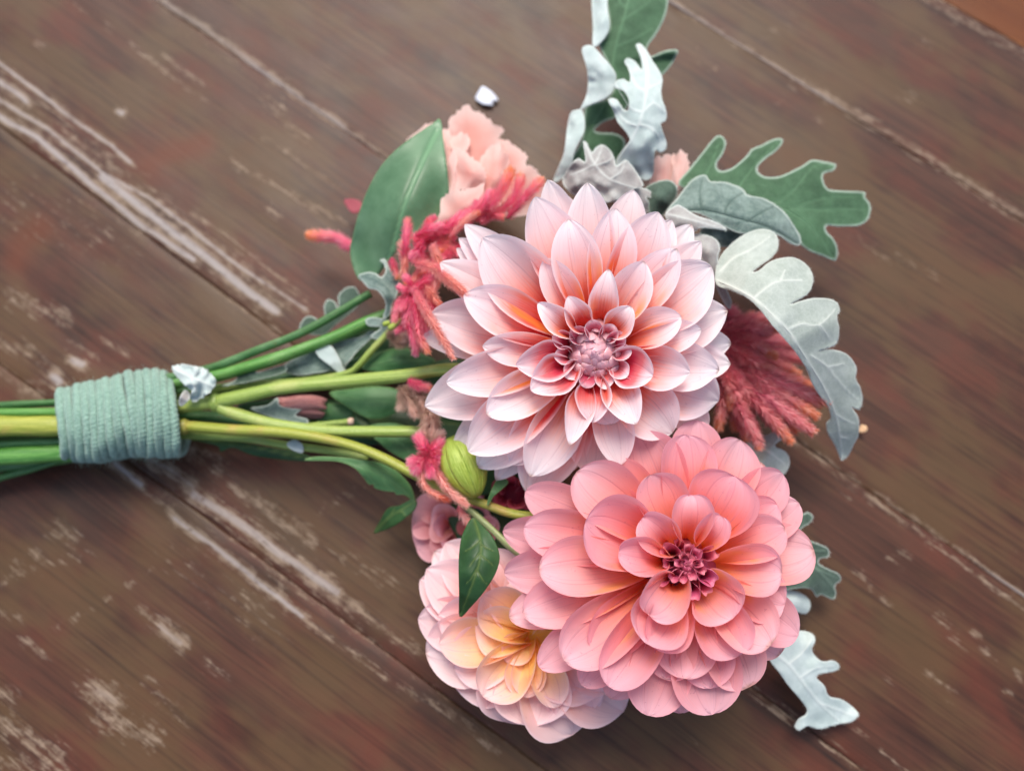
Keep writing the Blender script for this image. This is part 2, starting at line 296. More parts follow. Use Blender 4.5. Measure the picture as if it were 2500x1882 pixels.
def wood_mat(name, dark, mid, red, olive, worn, coat=0.0):
    m = NT(name); uv = m.n('UVMap', uv_map='UVMap'); wear_sheen = m.n('Attribute', attribute_name='wear').outputs['Fac']
    stain = m.n('Attribute', attribute_name='stain').outputs['Fac']; scr = m.n('Attribute', attribute_name='dark').outputs['Fac']
    def st(sx, sy, sc, det=4, rough=0.6, dist=0.0):
        mp = m.n('Mapping'); m.set(mp.inputs['Vector'], uv); mp.inputs['Scale'].default_value = (sx, sy, 1); return m.noise(mp, sc, det, rough, dist)
    g1 = st(12, 420, 1, 5, 0.7, 0.3); g2 = st(5, 60, 1, 4, 0.6, 0.6); pch = st(22, 34, 1, 4, 0.62, 0.4); pch2 = st(15, 26, 1.0, 3, 0.6)
    fine = st(90, 900, 1, 3, 0.7); blot = st(160, 260, 1, 4, 0.7); big = st(8, 12, 1, 2)
    f = m.math('ADD', m.math('MULTIPLY', g1, 0.45), m.math('MULTIPLY', g2, 0.55))
    col = m.mix(m.smooth(f, 0.3, 0.72), dark, mid)
    col = m.mix(m.math('MULTIPLY', m.smooth(pch, 0.42, 0.72), 0.6), col, red)
    ol = m.math('MULTIPLY', m.smooth(m.math('ADD', pch2, m.math('MULTIPLY', g1, 0.25)), 0.54, 0.74), 0.72)
    col = m.mix(ol, col, olive)
    col = m.mix(m.math('MULTIPLY', m.smooth(g1, 0.50, 0.28), 0.45), col, m.mix(0.5, dark, (0.012, 0.008, 0.006, 1)))
    col = m.mix(stain, col, srgb(88, 44, 24))
    # light scuffs that follow the grain, scattered all over
    mp = m.n('Mapping'); m.set(mp.inputs['Vector'], uv); mp.inputs['Rotation'].default_value = (0, 0, 0.9)
    s2 = m.noise(mp, 60, 5, 0.75); 
    sc = m.math('ADD', m.math('MULTIPLY', st(70, 330, 1, 4, 0.75), 0.6), m.math('MULTIPLY', s2, 0.4))
    scuff = m.math('MULTIPLY', m.smooth(sc, 0.60, 0.70), m.smooth(big, 0.42, 0.62))
    wn = m.math('ADD', m.math('MULTIPLY', blot, 0.4), m.math('ADD', m.math('MULTIPLY', st(45, 520, 1, 5, 0.75), 0.45), m.math('MULTIPLY', fine, 0.15)))
    wm = m.smooth(m.math('ADD', wear_sheen, m.math('MULTIPLY_ADD', wn, 4.2, -2.1)), 0.22, 0.85)
    wm = m.math('MULTIPLY', wm, m.smooth(wear_sheen, 0.02, 0.15))
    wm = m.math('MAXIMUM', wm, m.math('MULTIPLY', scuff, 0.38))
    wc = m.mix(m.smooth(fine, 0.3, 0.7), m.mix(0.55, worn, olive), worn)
    wc = m.mix(m.math('MULTIPLY', m.smooth(wear_sheen, 0.6, 0.95), 0.5), wc, srgb(178, 178, 182))  # strongest marks go bluish white: worn wood with sky reflection painted in
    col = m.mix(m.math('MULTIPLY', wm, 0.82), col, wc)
    col = m.mix(m.math('MULTIPLY', scr, 0.8), col, (0.012, 0.009, 0.007, 1))
    m.set(m.p.inputs['Base Color'], col)
    m.set(m.p.inputs['Roughness'], m.math('ADD', m.math('MULTIPLY_ADD', pch, 0.25, 0.34), m.math('MULTIPLY', wm, 0.12)))
    m.p.inputs['Specular IOR Level'].default_value = 0.24
    h = m.math('ADD', m.math('MULTIPLY', g1, 0.5), m.math('ADD', m.math('MULTIPLY', wm, -0.5), m.math('MULTIPLY', blot, 0.25)))
    m.bump(h, 0.35, 0.0008)
    return m.m
WOODARGS = dict(dark=srgb(46, 28, 20), mid=srgb(84, 52, 38), red=srgb(90, 44, 31), olive=srgb(80, 61, 38), worn=srgb(146, 128, 110))
M['wood'] = wood_mat('weathered_varnished_wood', **WOODARGS)
M['wood_orange'] = wood_mat('orange_varnished_wood', srgb(86, 42, 8), srgb(104, 54, 12), srgb(94, 46, 10), srgb(92, 50, 14), srgb(130, 80, 40))
m = NT('dark_gap'); m.p.inputs['Base Color'].default_value = srgb(40, 30, 25); m.p.inputs['Roughness'].default_value = 0.9; M['gap'] = m.m

# ================================================================== TABLE
table = bpy.data.objects.new('tabletop', None); COL.objects.link(table)
tag(table, 'weathered reddish brown plank tabletop with worn pale scratches', 'table', kind='structure')
seams_px = [((2305, 0), (2500, 113)), ((1632, 0), (2500, 542)), ((384, 0), (2500, 1458)), ((0, 305), (2099, 1875)), ((0, 905), (1345, 1882))]
seams = []
for a, b in seams_px:
    A, B = P(*a, 0), P(*b, 0); d = (B - A).normalized(); seams.append([A, d])
dm = sum((s[1] for s in seams), Vector()) / len(seams); dm.normalize(); pn = Vector((dm.y, -dm.x, 0))   # pn points lower-left or upper-right
if pn.y < 0: pn = -pn
for s in seams:      # straighten: nearly parallel boards, pivot at the point of the seam nearest the picture's middle
    k = -(s[0]).dot(s[1]); pv = s[0] + s[1] * k; s[1] = (s[1] * 0.75 + dm * 0.25).normalized(); s[0] = pv
    s[0] = s[0] - s[1] * (s[0].dot(dm) / s[1].dot(dm))       # all start on the line through the origin across the grain
def off(s): return s[0].dot(pn)
bounds = [[seams[0][0] + pn * 0.24, seams[0][1]], [seams[0][0] + pn * 0.12, seams[0][1]]] + seams + [[seams[-1][0] - pn * 0.165, seams[-1][1]], [seams[-1][0] - pn * 0.29, seams[-1][1]]]
wear_sheen_lines = []
def W(Z, pts, wd, i, kind='wear'): wear_sheen_lines.append((np.array(zl(Z, pts)), (1.4 if kind == 'wear' else 1.0) * wd / (Z(1, 0)[0] - Z(0, 0)[0]) ** -1, i, kind))
W(ZA, [(-200, 200), (0, 345), (200, 490), (400, 650), (600, 780), (710, 880)], 20, 1.0)  # upper-left seam band starts here: worn edges plus sky sheen painted as pale colour
W(ZA, [(-100, 380), (0, 440), (80, 490), (150, 550)], 34, .9)
W(ZA, [(-150, 440), (0, 540), (250, 690), (540, 920), (830, 1080), (1300, 1440), (1650, 1665)], 24, .9)
W(ZA, [(-200, 490), (0, 630), (200, 740), (480, 980), (760, 1210), (1040, 1390)], 34, 1.25)
W(ZA, [(540, 940), (830, 1170), (1100, 1370), (1300, 1540), (1480, 1665)], 48, .95)
W(ZA, [(1000, 1110), (1300, 1330), (1500, 1490), (1640, 1600)], 16, .6)
W(ZA, [(870, 0), (1150, 190), (1400, 370), (1700, 590), (1850, 680)], 34, .8)
W(ZA, [(400, 40), (600, 170)], 30, .3); W(ZA, [(700, 240), (900, 400), (1130, 560)], 24, .42); W(ZA, [(870, 300), (1100, 460)], 20, .6)
W(ZA, [(1250, 880), (1450, 980), (1650, 1090), (1830, 1200)], 34, .5); W(ZA, [(1400, 740), (1600, 850), (1800, 990)], 24, .42)
W(ZA, [(1400, 520), (1640, 750)], 60, .35); W(ZA, [(635, 600), (655, 605)], 34, 1.2); W(ZA, [(205, 235), (225, 240)], 30, .6); W(ZA, [(1440, 1120), (1490, 1150)], 34, .6)
W(ZA, [(50, 1600), (200, 1650), (350, 1700)], 60, .5); W(ZA, [(100, 1100), (420, 1200), (620, 1300)], 240, .16)
W(ZB, [(520, 240), (650, 345)], 26, 1); W(ZB, [(650, 370), (760, 440)], 20, .5); W(ZB, [(790, 490), (1000, 640), (1200, 800), (1400, 960)], 30, .9)
W(ZB, [(1400, 970), (1530, 1060)], 20, .5); W(ZB, [(1570, 1090), (1800, 1250), (2077, 1400), (2300, 1580)], 26, .4)
W(ZB, [(680, 220), (780, 270), (880, 350)], 42, .75); W(ZB, [(890, 390), (1100, 520), (1300, 670), (1550, 840)], 52, .85)
W(ZB, [(1500, 850), (1690, 950)], 42, .55); W(ZB, [(1690, 960), (1850, 1070), (1950, 1130)], 34, .45)
W(ZB, [(880, 190), (1000, 260)], 70, .5); W(ZB, [(1080, 350), (1200, 430), (1300, 520), (1440, 590)], 44, .6); W(ZB, [(1500, 620), (1850, 840)], 50, .25)
W(ZB, [(260, 550), (320, 580)], 60, .42); W(ZB, [(730, 990), (840, 1080)], 46, .75); W(ZB, [(430, 1290), (520, 1340)], 80, .7)
W(ZB, [(480, 1420), (690, 1500)], 80, .5); W(ZB, [(950, 1160), (1040, 1230)], 24, .5); W(ZB, [(20, 1440), (250, 1600)], 80, .5); W(ZB, [(100, 1060), (210, 1140)], 26, .45)
W(ZB, [(1450, 480), (1670, 360)], 18, .4); W(ZB, [(250, 1005), (480, 890), (700, 720)], 12, .42); W(ZB, [(660, 1250), (850, 1420)], 50, .3); W(ZB, [(0, 930), (90, 960)], 40, .4)
W(ZB, [(0, 800), (250, 700), (420, 660)], 30, .3); W(ZB, [(80, 700), (180, 660)], 40, .35); W(ZB, [(0, 1300), (60, 1330)], 50, .4)
W(ZB, [(640, 920), (700, 960)], 30, .4); W(ZB, [(820, 700), (1250, 1000)], 160, .14); W(ZB, [(0, 1620), (300, 1670)], 60, .4)
W(Z8, [(510, 320), (570, 360)], 110, .95); W(Z8, [(700, 160), (790, 200)], 90, .9); W(Z8, [(250, 430), (350, 480)], 120, .5); W(Z8, [(150, 20), (400, 150)], 100, .45)
W(Z8, [(650, 0), (900, 150)], 80, .35); W(Z8, [(-100, 200), (60, 330)], 120, .3); W(Z8, [(1100, 1120), (1350, 1350)], 90, .7)
W(Z8, [(1000, -40), (1250, 120)], 60, .35); W(Z8, [(-60, -60), (140, 60)], 80, .4)
W(ZC, [(600, 460), (800, 580), (1200, 820), (1450, 980), (1650, 1100), (1900, 1260), (2200, 1440)], 34, .55); W(ZC, [(480, 590), (600, 480)], 34, .3)
W(ZC, [(0, 310), (110, 400)], 60, .25); W(ZC, [(1200, 540), (1240, 560)], 50, .35); W(ZC, [(1330, 240), (1360, 260)], 50, .3); W(ZC, [(700, 690), (730, 700)], 34, .4); W(ZC, [(380, 240), (560, 120)], 60, .2)
W(ZC, [(1300, -30), (1600, 140), (1880, 300), (2100, 430)], 50, .4); W(ZC, [(900, 1370), (1100, 1480), (1400, 1600)], 50, .25)
W(ZD, [(500, -60), (780, 150), (1000, 310), (1250, 490), (1420, 610), (1590, 740), (1800, 900)], 26, .5)
W(ZD, [(240, 1240), (500, 1430)], 14, .5); W(ZD, [(370, 1300), (470, 1390)], 16, .5); W(ZD, [(640, 1510), (850, 1650)], 16, .55); W(ZD, [(800, 1430), (900, 1510)], 16, .45); W(ZD, [(950, 1550), (1100, 1665)], 18, .45)
for a in [(1250, 850, 1330, 910), (890, 690, 930, 730), (970, 760, 1000, 790), (1060, 500, 1100, 540), (980, 1180, 1010, 1210), (1650, 1140, 1700, 1180), (1200, 1150, 1330, 1250), (1330, 980, 1380, 1010), (830, 620, 860, 640), (760, 220, 790, 240), (1600, 1240, 1640, 1260), (1430, 930, 1460, 960), (1500, 1040, 1540, 1060), (900, 260, 920, 280), (1000, 560, 1050, 600)]:
    W(ZD, [a[:2], a[2:]], 26, .5)
W(ZA, [(-150, 330), (0, 430), (300, 660), (650, 950), (1000, 1230), (1500, 1600)], 120, .34); W(ZA, [(900, 40), (1300, 330), (1800, 680)], 90, .22); W(ZB, [(700, 300), (1100, 600), (1500, 880)], 130, .2)  # first one broadens the upper-left band, wear and painted sky sheen together
W(ZA, [(800, 880), (950, 810), (1090, 770)], 120, .85, 'stain'); W(ZA, [(90, 1400), (120, 1300), (220, 1220)], 130, .8, 'stain')
W(ZC, [(1700, -40), (1900, 120), (2100, 200)], 200, .0, 'stain')
W(Z4, [(-200, 0), (-50, 90)], 150, .55, 'dark'); W(ZB, [(-50, 420), (250, 480), (420, 560)], 170, .4, 'dark'); W(ZA, [(1000, 60), (1130, 130)], 120, .3, 'dark')
W(ZB, [(760, 440), (1000, 600), (1250, 780)], 70, .35, 'dark'); W(ZB, [(1180, 470), (1400, 640)], 60, .3, 'dark')
W(ZD, [(200, 1250), (440, 1420), (640, 1560), (800, 1670)], 10, .8, 'dark'); W(ZB, [(1050, 1310), (1250, 1420)], 100, .25, 'dark')

def project(V):
    Q = (V - np.array(CP)) @ np.array(CM); return PW / 2 + FPX * Q[:, 0] / -Q[:, 2], PH / 2 - FPX * Q[:, 1] / -Q[:, 2]
def seg_field(px, py, kind):
    out = np.zeros_like(px)
    jx = (vnoise(px / 42, py / 42, 3) - .5) * 4; jy = (vnoise(px / 42, py / 42, 5) - .5) * 4
    for pts, wd, inten, k in wear_sheen_lines:
        if k != kind: continue
        for a, b in zip(pts[:-1], pts[1:]):
            lo = np.minimum(a, b) - wd * 2.2; hi = np.maximum(a, b) + wd * 2.2
            msk = (px > lo[0]) & (px < hi[0]) & (py > lo[1]) & (py < hi[1])
            if not msk.any(): continue
            p = np.stack([px[msk] + jx[msk] * min(1, wd / 14), py[msk] + jy[msk] * min(1, wd / 14)], 1); d = b - a
            t = np.clip(((p - a) @ d) / (d @ d + 1e-9), 0, 1); r = np.linalg.norm(p - a - t[:, None] * d, axis=1) / (wd * 0.62)
            out[msk] = np.maximum(out[msk], min(inten, .95) * np.exp(-r ** 2.0))
    return out
LTH = 0.62
for i in range(len(bounds) - 1):
    a, b = bounds[i], bounds[i + 1]
    width = (a[0] - b[0]).length
    ns = int(2 * LTH / 0.0032); gap = 0.00006
    tt = np.concatenate([[0, 0, .0006 / width, .0016 / width], np.linspace(0.0035 / width, 1 - 0.0035 / width, max(6, int(width / 0.0013))), [1 - .0016 / width, 1 - .0006 / width, 1, 1]])
    zz = np.concatenate([[-.022, -.0004, -.00012, 0], np.zeros(len(tt) - 8), [0, -.00012, -.0004, -.022]])
    ss = np.linspace(-LTH, LTH, ns)
    S, T = np.meshgrid(ss, tt, indexing='ij'); Zg = np.broadcast_to(zz, S.shape).copy()
    A0, Ad, B0, Bd = (np.array(v) for v in (a[0], a[1], b[0], b[1]))
    PA = A0 + S[..., None] * Ad; PB = B0 + S[..., None] * Bd
    g = gap / width; Tg = g + T * (1 - 2 * g)
    V = PA * (1 - Tg[..., None]) + PB * Tg[..., None]
    edge = np.minimum(T, 1 - T) * width
    hump = (vnoise(S * 30 + i * 7, T * width * 90, 11) - .5) * 0.0005 - 0.0006 * np.exp(-(edge / .003) ** 2) * vnoise(S * 60, T * 0 + i, 21)
    V[..., 2] = np.minimum(Zg + hump - 0.0004, -0.0001) if True else 0
    V = V.reshape(-1, 3); nt_ = len(tt)
    F = [(r * nt_ + c, (r + 1) * nt_ + c, (r + 1) * nt_ + c + 1, r * nt_ + c + 1) for r in range(ns - 1) for c in range(nt_ - 1)]
    px, py = project(V)
    wear_sheen = seg_field(px, py, 'wear'); stain = seg_field(px, py, 'stain'); dark = seg_field(px, py, 'dark')
    ed = edge.ravel(); wear_sheen = np.maximum(wear_sheen, (.75 if i in (1, 2, 3) else .35) * np.exp(-(ed / .0026) ** 2) * (.3 + vnoise(S.ravel() * 25, T.ravel() * 0 + i, 9)))
    uvw = np.stack([S.ravel() + i * 3.7, T.ravel() * width + i * 1.3], 1)
    # normals upwards
    o = mesh_obj('plank', V, F, M['wood_orange'] if i <= 1 else M['wood'], table, uv=uvw, attrs={'wear': wear_sheen, 'stain': stain, 'dark': dark})
    if o.data.polygons[len(F) // 2].normal.z < 0: o.data.flip_normals()
    if i <= 1: o['label'] = 'orange brown plank'
a, b = bounds[0], bounds[-1]
q = [a[0] - a[1] * LTH, a[0] + a[1] * LTH, b[0] + b[1] * LTH, b[0] - b[1] * LTH]
bv = [(p.x * .995, p.y * .995, z) for z in (-.034, -.0225) for p in q]
mesh_obj('backing_board', bv, [(0, 1, 2, 3), (7, 6, 5, 4), (0, 4, 5, 1), (1, 5, 6, 2), (2, 6, 7, 3), (3, 7, 4, 0)], M['gap'], table, smooth=False)

# ================================================================== LEAF BUILDER
def in_poly(x, y, poly):
    ins = np.zeros(x.shape, bool); n = len(poly)
    for i in range(n):
        x1, y1 = poly[i]; x2, y2 = poly[(i + 1) % n]
        c = ((y1 > y) != (y2 > y)); xx = (x2 - x1) * (y - y1) / (y2 - y1 + 1e-12) + x1
        ins ^= c & (x < xx)
    return ins
def poly_dist(p, poly, closed=True):
    best = np.full(len(p), 1e9); sgn = np.zeros(len(p)); tpar = np.zeros(len(p)); n = len(poly)
    L = 0.0; tot = sum(np.linalg.norm(poly[(i + 1) % n] - poly[i]) for i in range(n if closed else n - 1))
    for i in range(n if closed else n - 1):
        a = poly[i]; b = poly[(i + 1) % n]; d = b - a; l = np.linalg.norm(d)
        t = np.clip(((p - a) @ d) / (l * l + 1e-9), 0, 1); q = p - a - t[:, None] * d; r = np.linalg.norm(q, axis=1)
        m = r < best; best[m] = r[m]; sgn[m] = np.sign(d[0] * q[m, 1] - d[1] * q[m, 0]); tpar[m] = (L + t[m] * l) / tot; L += l
    return best, sgn, tpar
SCL = 1.5e-4     # metres per photo pixel at the bouquet, for curvature only
class Leaf:
    """a blade traced as outline + midrib; zs = heights along the midrib; droop bends the sides, fold makes a keel, wave ripples it"""
    def __init__(s, Z, outline, rib, zs, droop=0.0, fold=0.0, wave=0.0, wl=60, tiltside=0.0, ragged=0.0, seed=0, smooth=4):
        o = catmull(zl(Z, outline), smooth, True)
        if ragged:
            ph = RNG.random(len(o)) - .5; c = o.mean(0); o = o + (o - c) / np.linalg.norm(o - c, axis=1)[:, None] * ph[:, None] * ragged
        s.o = o; s.rib = catmull(zl(Z, rib), 6); s.zs = np.asarray(zs, float); s.droop, s.fold, s.wave, s.wl, s.side, s.seed = droop, fold, wave, wl, tiltside, seed
        s.W = max(poly_dist(s.o, s.rib, False)[0].max(), 1)
    def z(s, p):
        d, sg, t = poly_dist(p, s.rib, False)
        z = np.interp(t, np.linspace(0, 1, len(s.zs)), s.zs); dm = d * SCL
        z = z - s.droop * (d / s.W) ** 2 + s.fold * dm + s.side * sg * dm
        if s.wave: z = z + s.wave * (mnz(p, s.wl, s.seed)) * np.clip(d / s.W * 1.6, 0.15, 1)
        return np.maximum(z, 0.0015)
    def world(s, p, lift=0.0):
        p = np.asarray(p, float); z = s.z(p) + lift; return np.array([P(a, b, c) for (a, b), c in zip(p, z)])
def mnz(p, wl, seed): return np.array([mnoise.noise(Vector((x / wl, y / wl, seed * 3.7))) for x, y in p])
def leaf(name, mat, lf, label=None, cat='leaf', group=None, parent=None, step=5.0, veins=(), Z=None, vw=2.2, thick=0.00028, ribw=0.0, vmat=None, relief=0.0004, down=0, soft=4):
    o = lf.o; lo = o.min(0); hi = o.max(0)
    gx, gy = np.meshgrid(np.arange(lo[0], hi[0], step), np.arange(lo[1], hi[1], step * .87)); gx = gx + (np.arange(gx.shape[0]) % 2)[:, None] * step * .5
    g = np.stack([gx.ravel(), gy.ravel()], 1); g = g[in_poly(g[:, 0], g[:, 1], o)]
    d = poly_dist(g, o)[0]; g = g[d > step * .45]
    pts = np.vstack([o, g]); n = len(o)
    r = delaunay_2d_cdt([Vector(p) for p in pts], [(i, (i + 1) % n) for i in range(n)], [], 1, 1e-4)
    v2 = np.array([(p.x, p.y) for p in r[0]]); F = [tuple(f) for f in r[2]]
    ed = poly_dist(v2, o)[0]
    vein = np.zeros(len(v2)); vl = [catmull(zl(Z, v), 5) for v in veins]
    if len(lf.rib) > 1 and (ribw or soft > 30): vl = [lf.rib] + vl
    for k, v in enumerate(vl):
        q, _, t = poly_dist(v2, v, False); ww = vw * (1.5 if k == 0 and ribw else 1.0) * (1.15 - 0.7 * t)
        vein = np.maximum(vein, np.exp(-(q / ww) ** 2))
    zz = lf.z(v2); E = np.array([(f[a], f[(a + 1) % len(f)]) for f in F for a in range(len(f))]); cnt = np.zeros(len(v2)); np.add.at(cnt, E[:, 0], 1); np.add.at(cnt, E[:, 1], 1)
    for _ in range(soft):
        acc = np.zeros(len(v2)); np.add.at(acc, E[:, 0], zz[E[:, 1]]); np.add.at(acc, E[:, 1], zz[E[:, 0]]); zz = .4 * zz + .6 * acc / np.maximum(cnt, 1)
    V = np.array([P(a, b, c) for (a, b), c in zip(v2, zz)]); V[:, 2] += relief * vein
    ob = mesh_obj(name, V, F, mat, parent, attrs={'edge': ed * SCL, 'vein': vein})
    if np.mean([p.normal.z for p in ob.data.polygons]) < 0: ob.data.flip_normals()
    if thick: md = ob.modifiers.new('thickness', 'SOLIDIFY'); md.thickness = thick; md.offset = -1
    if label: tag(ob, label, cat, group)
    if ribw:                                       # the raised midrib and the main side veins are real ridges
        pr = ob
        for k, v in enumerate(vl):
            c = resample(v, 18); inside = in_poly(c[:, 0], c[:, 1], o); c = c[inside]
            if len(c) < 4: continue
            C = lf.world(c, relief * .4); rr = .5 * ribw * (1.0 if k == 0 else .55) * np.linspace(1, .35, len(C))
            vv, ff, uu = tube_data(C, rr, 6); 
            if pr.parent is None or pr.parent.parent is None: mesh_obj('midrib' if k == 0 else 'vein', vv, ff, vmat or mat, ob, uv=uu, attrs={'edge': [1.0] * len(vv), 'vein': [1.0] * len(vv)})
    if down:                                       # felt of fine hairs along the rim
        V3 = lf.world(o); HV = []; HF = []; nn = len(o); cen = np.roll(V3, -1, 0) - np.roll(V3, 1, 0)
        for k in range(down):
            i = random.randrange(nn); f = random.random(); p = V3[i] * (1 - f) + V3[(i + 1) % nn] * f
            t = cen[i] / (np.linalg.norm(cen[i]) + 1e-9); nrm = np.cross(t, [0, 0, 1]); 
            if in_poly(*(np.array(project((p + nrm * .0006)[None]))), o)[0]: nrm = -nrm
            dr = nrm * random.uniform(.4, 1) + t * random.uniform(-.7, .7) + np.array([0, 0, random.uniform(-.3, .6)]); L = random.uniform(.0004, .0011)
            wv = t * 0.00004; b0 = len(HV); HV += [p - wv, p + wv, p + dr * L]; HF.append((b0, b0 + 1, b0 + 2))
        h = mesh_obj('down', HV, HF, M['down'], ob, smooth=False); h['kind'] = 'stuff'
    return ob

# ================================================================== DAHLIAS
class Dahlia:
    def __init__(s, Z, c, zc, R, look, label, htip, name='dahlia', group='dahlias in the bouquet'):
        s.Z = Z; s.R = R; s.C = P(*Z(*c), zc); s.n = (CP - s.C).normalized(); s.n = (s.n + Vector(look)).normalized()
        s.root = empty(name, s.C - s.n * R * 0.5, label, 'flower', group); s.h = htip
        s.px = (s.C - CP).length / FPX / (Z(1, 0)[0] - Z(0, 0)[0]) ** -1      # metres per zoom pixel
    def petal(s, tip, wpx, L, mat, a=1.5, b=.85, u0=.55, roll=None, tipA=None, arch=None, seed=0, rb=None, hb=None, ht=None, nu=18, nv=12, name='petal', tipworld=None, curl=0.0, side=0.0, kexp=1.3, calla=None, base_px=None, flip=False, ctlr=.5):
        R = s.R; n = s.n; rs = random.Random(hash((round(tip[0]), round(tip[1]), seed)) & 0xffff)
        h = (np.interp(L, range(9), s.h) if ht is None else ht) * R + rs.uniform(-.012, .012) * R
        T = Pplane(*s.Z(*tip), s.C + n * h, n); q = T - s.C; rho = q - n * q.dot(n); rt = rho.length; rho = rho / max(rt, 1e-6)
        ang = rs.uniform(-.10, .10) + side; rho_b = Matrix.Rotation(ang, 3, n) @ rho
        rbv = (np.interp(L, range(9), [.03, .06, .10, .13, .17, .22, .25, .27, .28]) if rb is None else rb) * R
        hbv = (np.interp(L, range(9), [-.12, -.15, -.19, -.22, -.25, -.29, -.36, -.44, -.52]) if hb is None else hb) * R
        B = s.C + rho_b * rbv + n * hbv
        ar = (np.interp(L, range(9), [.0, .0, .0, -.02, .04, .09, .13, .16, .18]) if arch is None else arch) * R
        ctl = s.C + rho * (rbv + .5 * (rt - rbv)) + n * (hbv + .80 * (h - hbv) + ar)
        A0 = math.radians(np.interp(L, range(9), [330, 330, 330, 290, 190, 120, 100, 90, 90]) if roll is None else roll)
        A1 = math.radians(np.interp(L, range(9), [130, 120, 120, 105, 84, 70, 56, 48, 44]) if tipA is None else tipA)
        k = kexp
        Am = A0 * (1 - u0) ** k + A1 if not calla else math.radians(170)
        wd = wpx * s.px * (Am / 2) / max(math.sin(min(Am / 2, 1.45)), .3) * (1.0 if L > 3 else .92)
        if base_px is not None:
            B = Pplane(*s.Z(*base_px), s.C + n * hbv, n); q = T - B; rho = (q - n * q.dot(n)).normalized(); ctl = (B + T) / 2 + n * ar
        elif ctlr != .5: ctl = s.C + rho * (rbv + ctlr * (rt - rbv)) + n * (h + ar)
        side_v = n.cross(rho).normalized(); tw = rs.uniform(-.26, .26); asy = rs.uniform(-.16, .16); curl = curl + rs.uniform(-.10, .14)
        gd = rs.uniform(.004, .012); ph = rs.uniform(0, 6)
        V = []; UV = []; F = []
        for i in range(nu + 1):
            u = 1 - (1 - i / nu) ** 1.5
            p = B * (1 - u) ** 2 + ctl * 2 * u * (1 - u) + T * u * u
            t = ((ctl - B) * (1 - u) + (T - ctl) * u).normalized()
            N = t.cross(side_v).normalized() * (-1 if flip else 1)
            S = t.cross(N).normalized(); rot = Matrix.Rotation(tw * u, 3, t); N = rot @ N; S = rot @ S
            if u < u0: f = .42 + .58 * math.sin(math.pi / 2 * u / u0)
            else: f = max(1 - ((u - u0) / (1 - u0)) ** a, 0) ** b
            A = A0 * (1 - u) ** k + A1
            if calla:
                q_ = min(max((u - calla[0]) / (calla[1] - calla[0]), 0), 1); A = A1 + (A0 - A1) * (1 - q_ * q_ * (3 - 2 * q_))
            ww = wd * f; r = ww / A
            for j in range(nv + 1):
                v = -1 + 2 * j / nv; th = (v + asy * (1 - v * v)) * A / 2
                x = r * math.sin(th); z = r * (1 - math.cos(th))
                groove = -gd * wd * f * (math.exp(-((abs(v) - .30) / .12) ** 2)) * min(1, u * 1.5)
                rip = .010 * wd * math.sin(v * 9 + ph + u * 3) * u
                edge = .075 * wd * f * math.sin(u * (6 + 3 * math.sin(ph)) + ph) * abs(v) ** 3 * (1 if v > 0 else -.8)
                cv = curl * wd * max(0, u - .7) ** 2 * 8
                V.append(p + S * x + N * (z + groove + rip + edge + cv)); UV.append((u, (v + 1) / 2))
        m_ = nv + 1
        for i in range(nu):
            for j in range(nv): F.append((i * m_ + j, i * m_ + j + 1, (i + 1) * m_ + j + 1, (i + 1) * m_ + j))
        o = mesh_obj(name, [tuple(v) for v in V], F, mat, s.root, uv=UV)
        return o
    def core(s, rad, mat, hc=-.5):
        """domed receptacle the petals grow from, and the calyx bowl behind"""
        V = []; F = []; UV = []; n = s.n; e1 = n.orthogonal().normalized(); e2 = n.cross(e1); ns = 24
        prof = [(0.0, -.15), (.10, -.16), (.2, -.22), (rad, -.32), (rad * .95, -.48), (rad * .7, -.58), (rad * .35, -.64), (.06, -.68)]
        for k, (r, h) in enumerate(prof):
            for j in range(ns):
                a = 2 * math.pi * j / ns; V.append(s.C + (e1 * math.cos(a) + e2 * math.sin(a)) * r * s.R + n * h * s.R); UV.append((k / 7, j / ns))
        for k in range(len(prof) - 1):
            for j in range(ns): F.append((k * ns + j, k * ns + (j + 1) % ns, (k + 1) * ns + (j + 1) % ns, (k + 1) * ns + j))
        F.append(tuple(range(len(prof) * ns - ns, len(prof) * ns)))
        return mesh_obj('receptacle', [tuple(v) for v in V], F, mat, s.root, uv=UV)

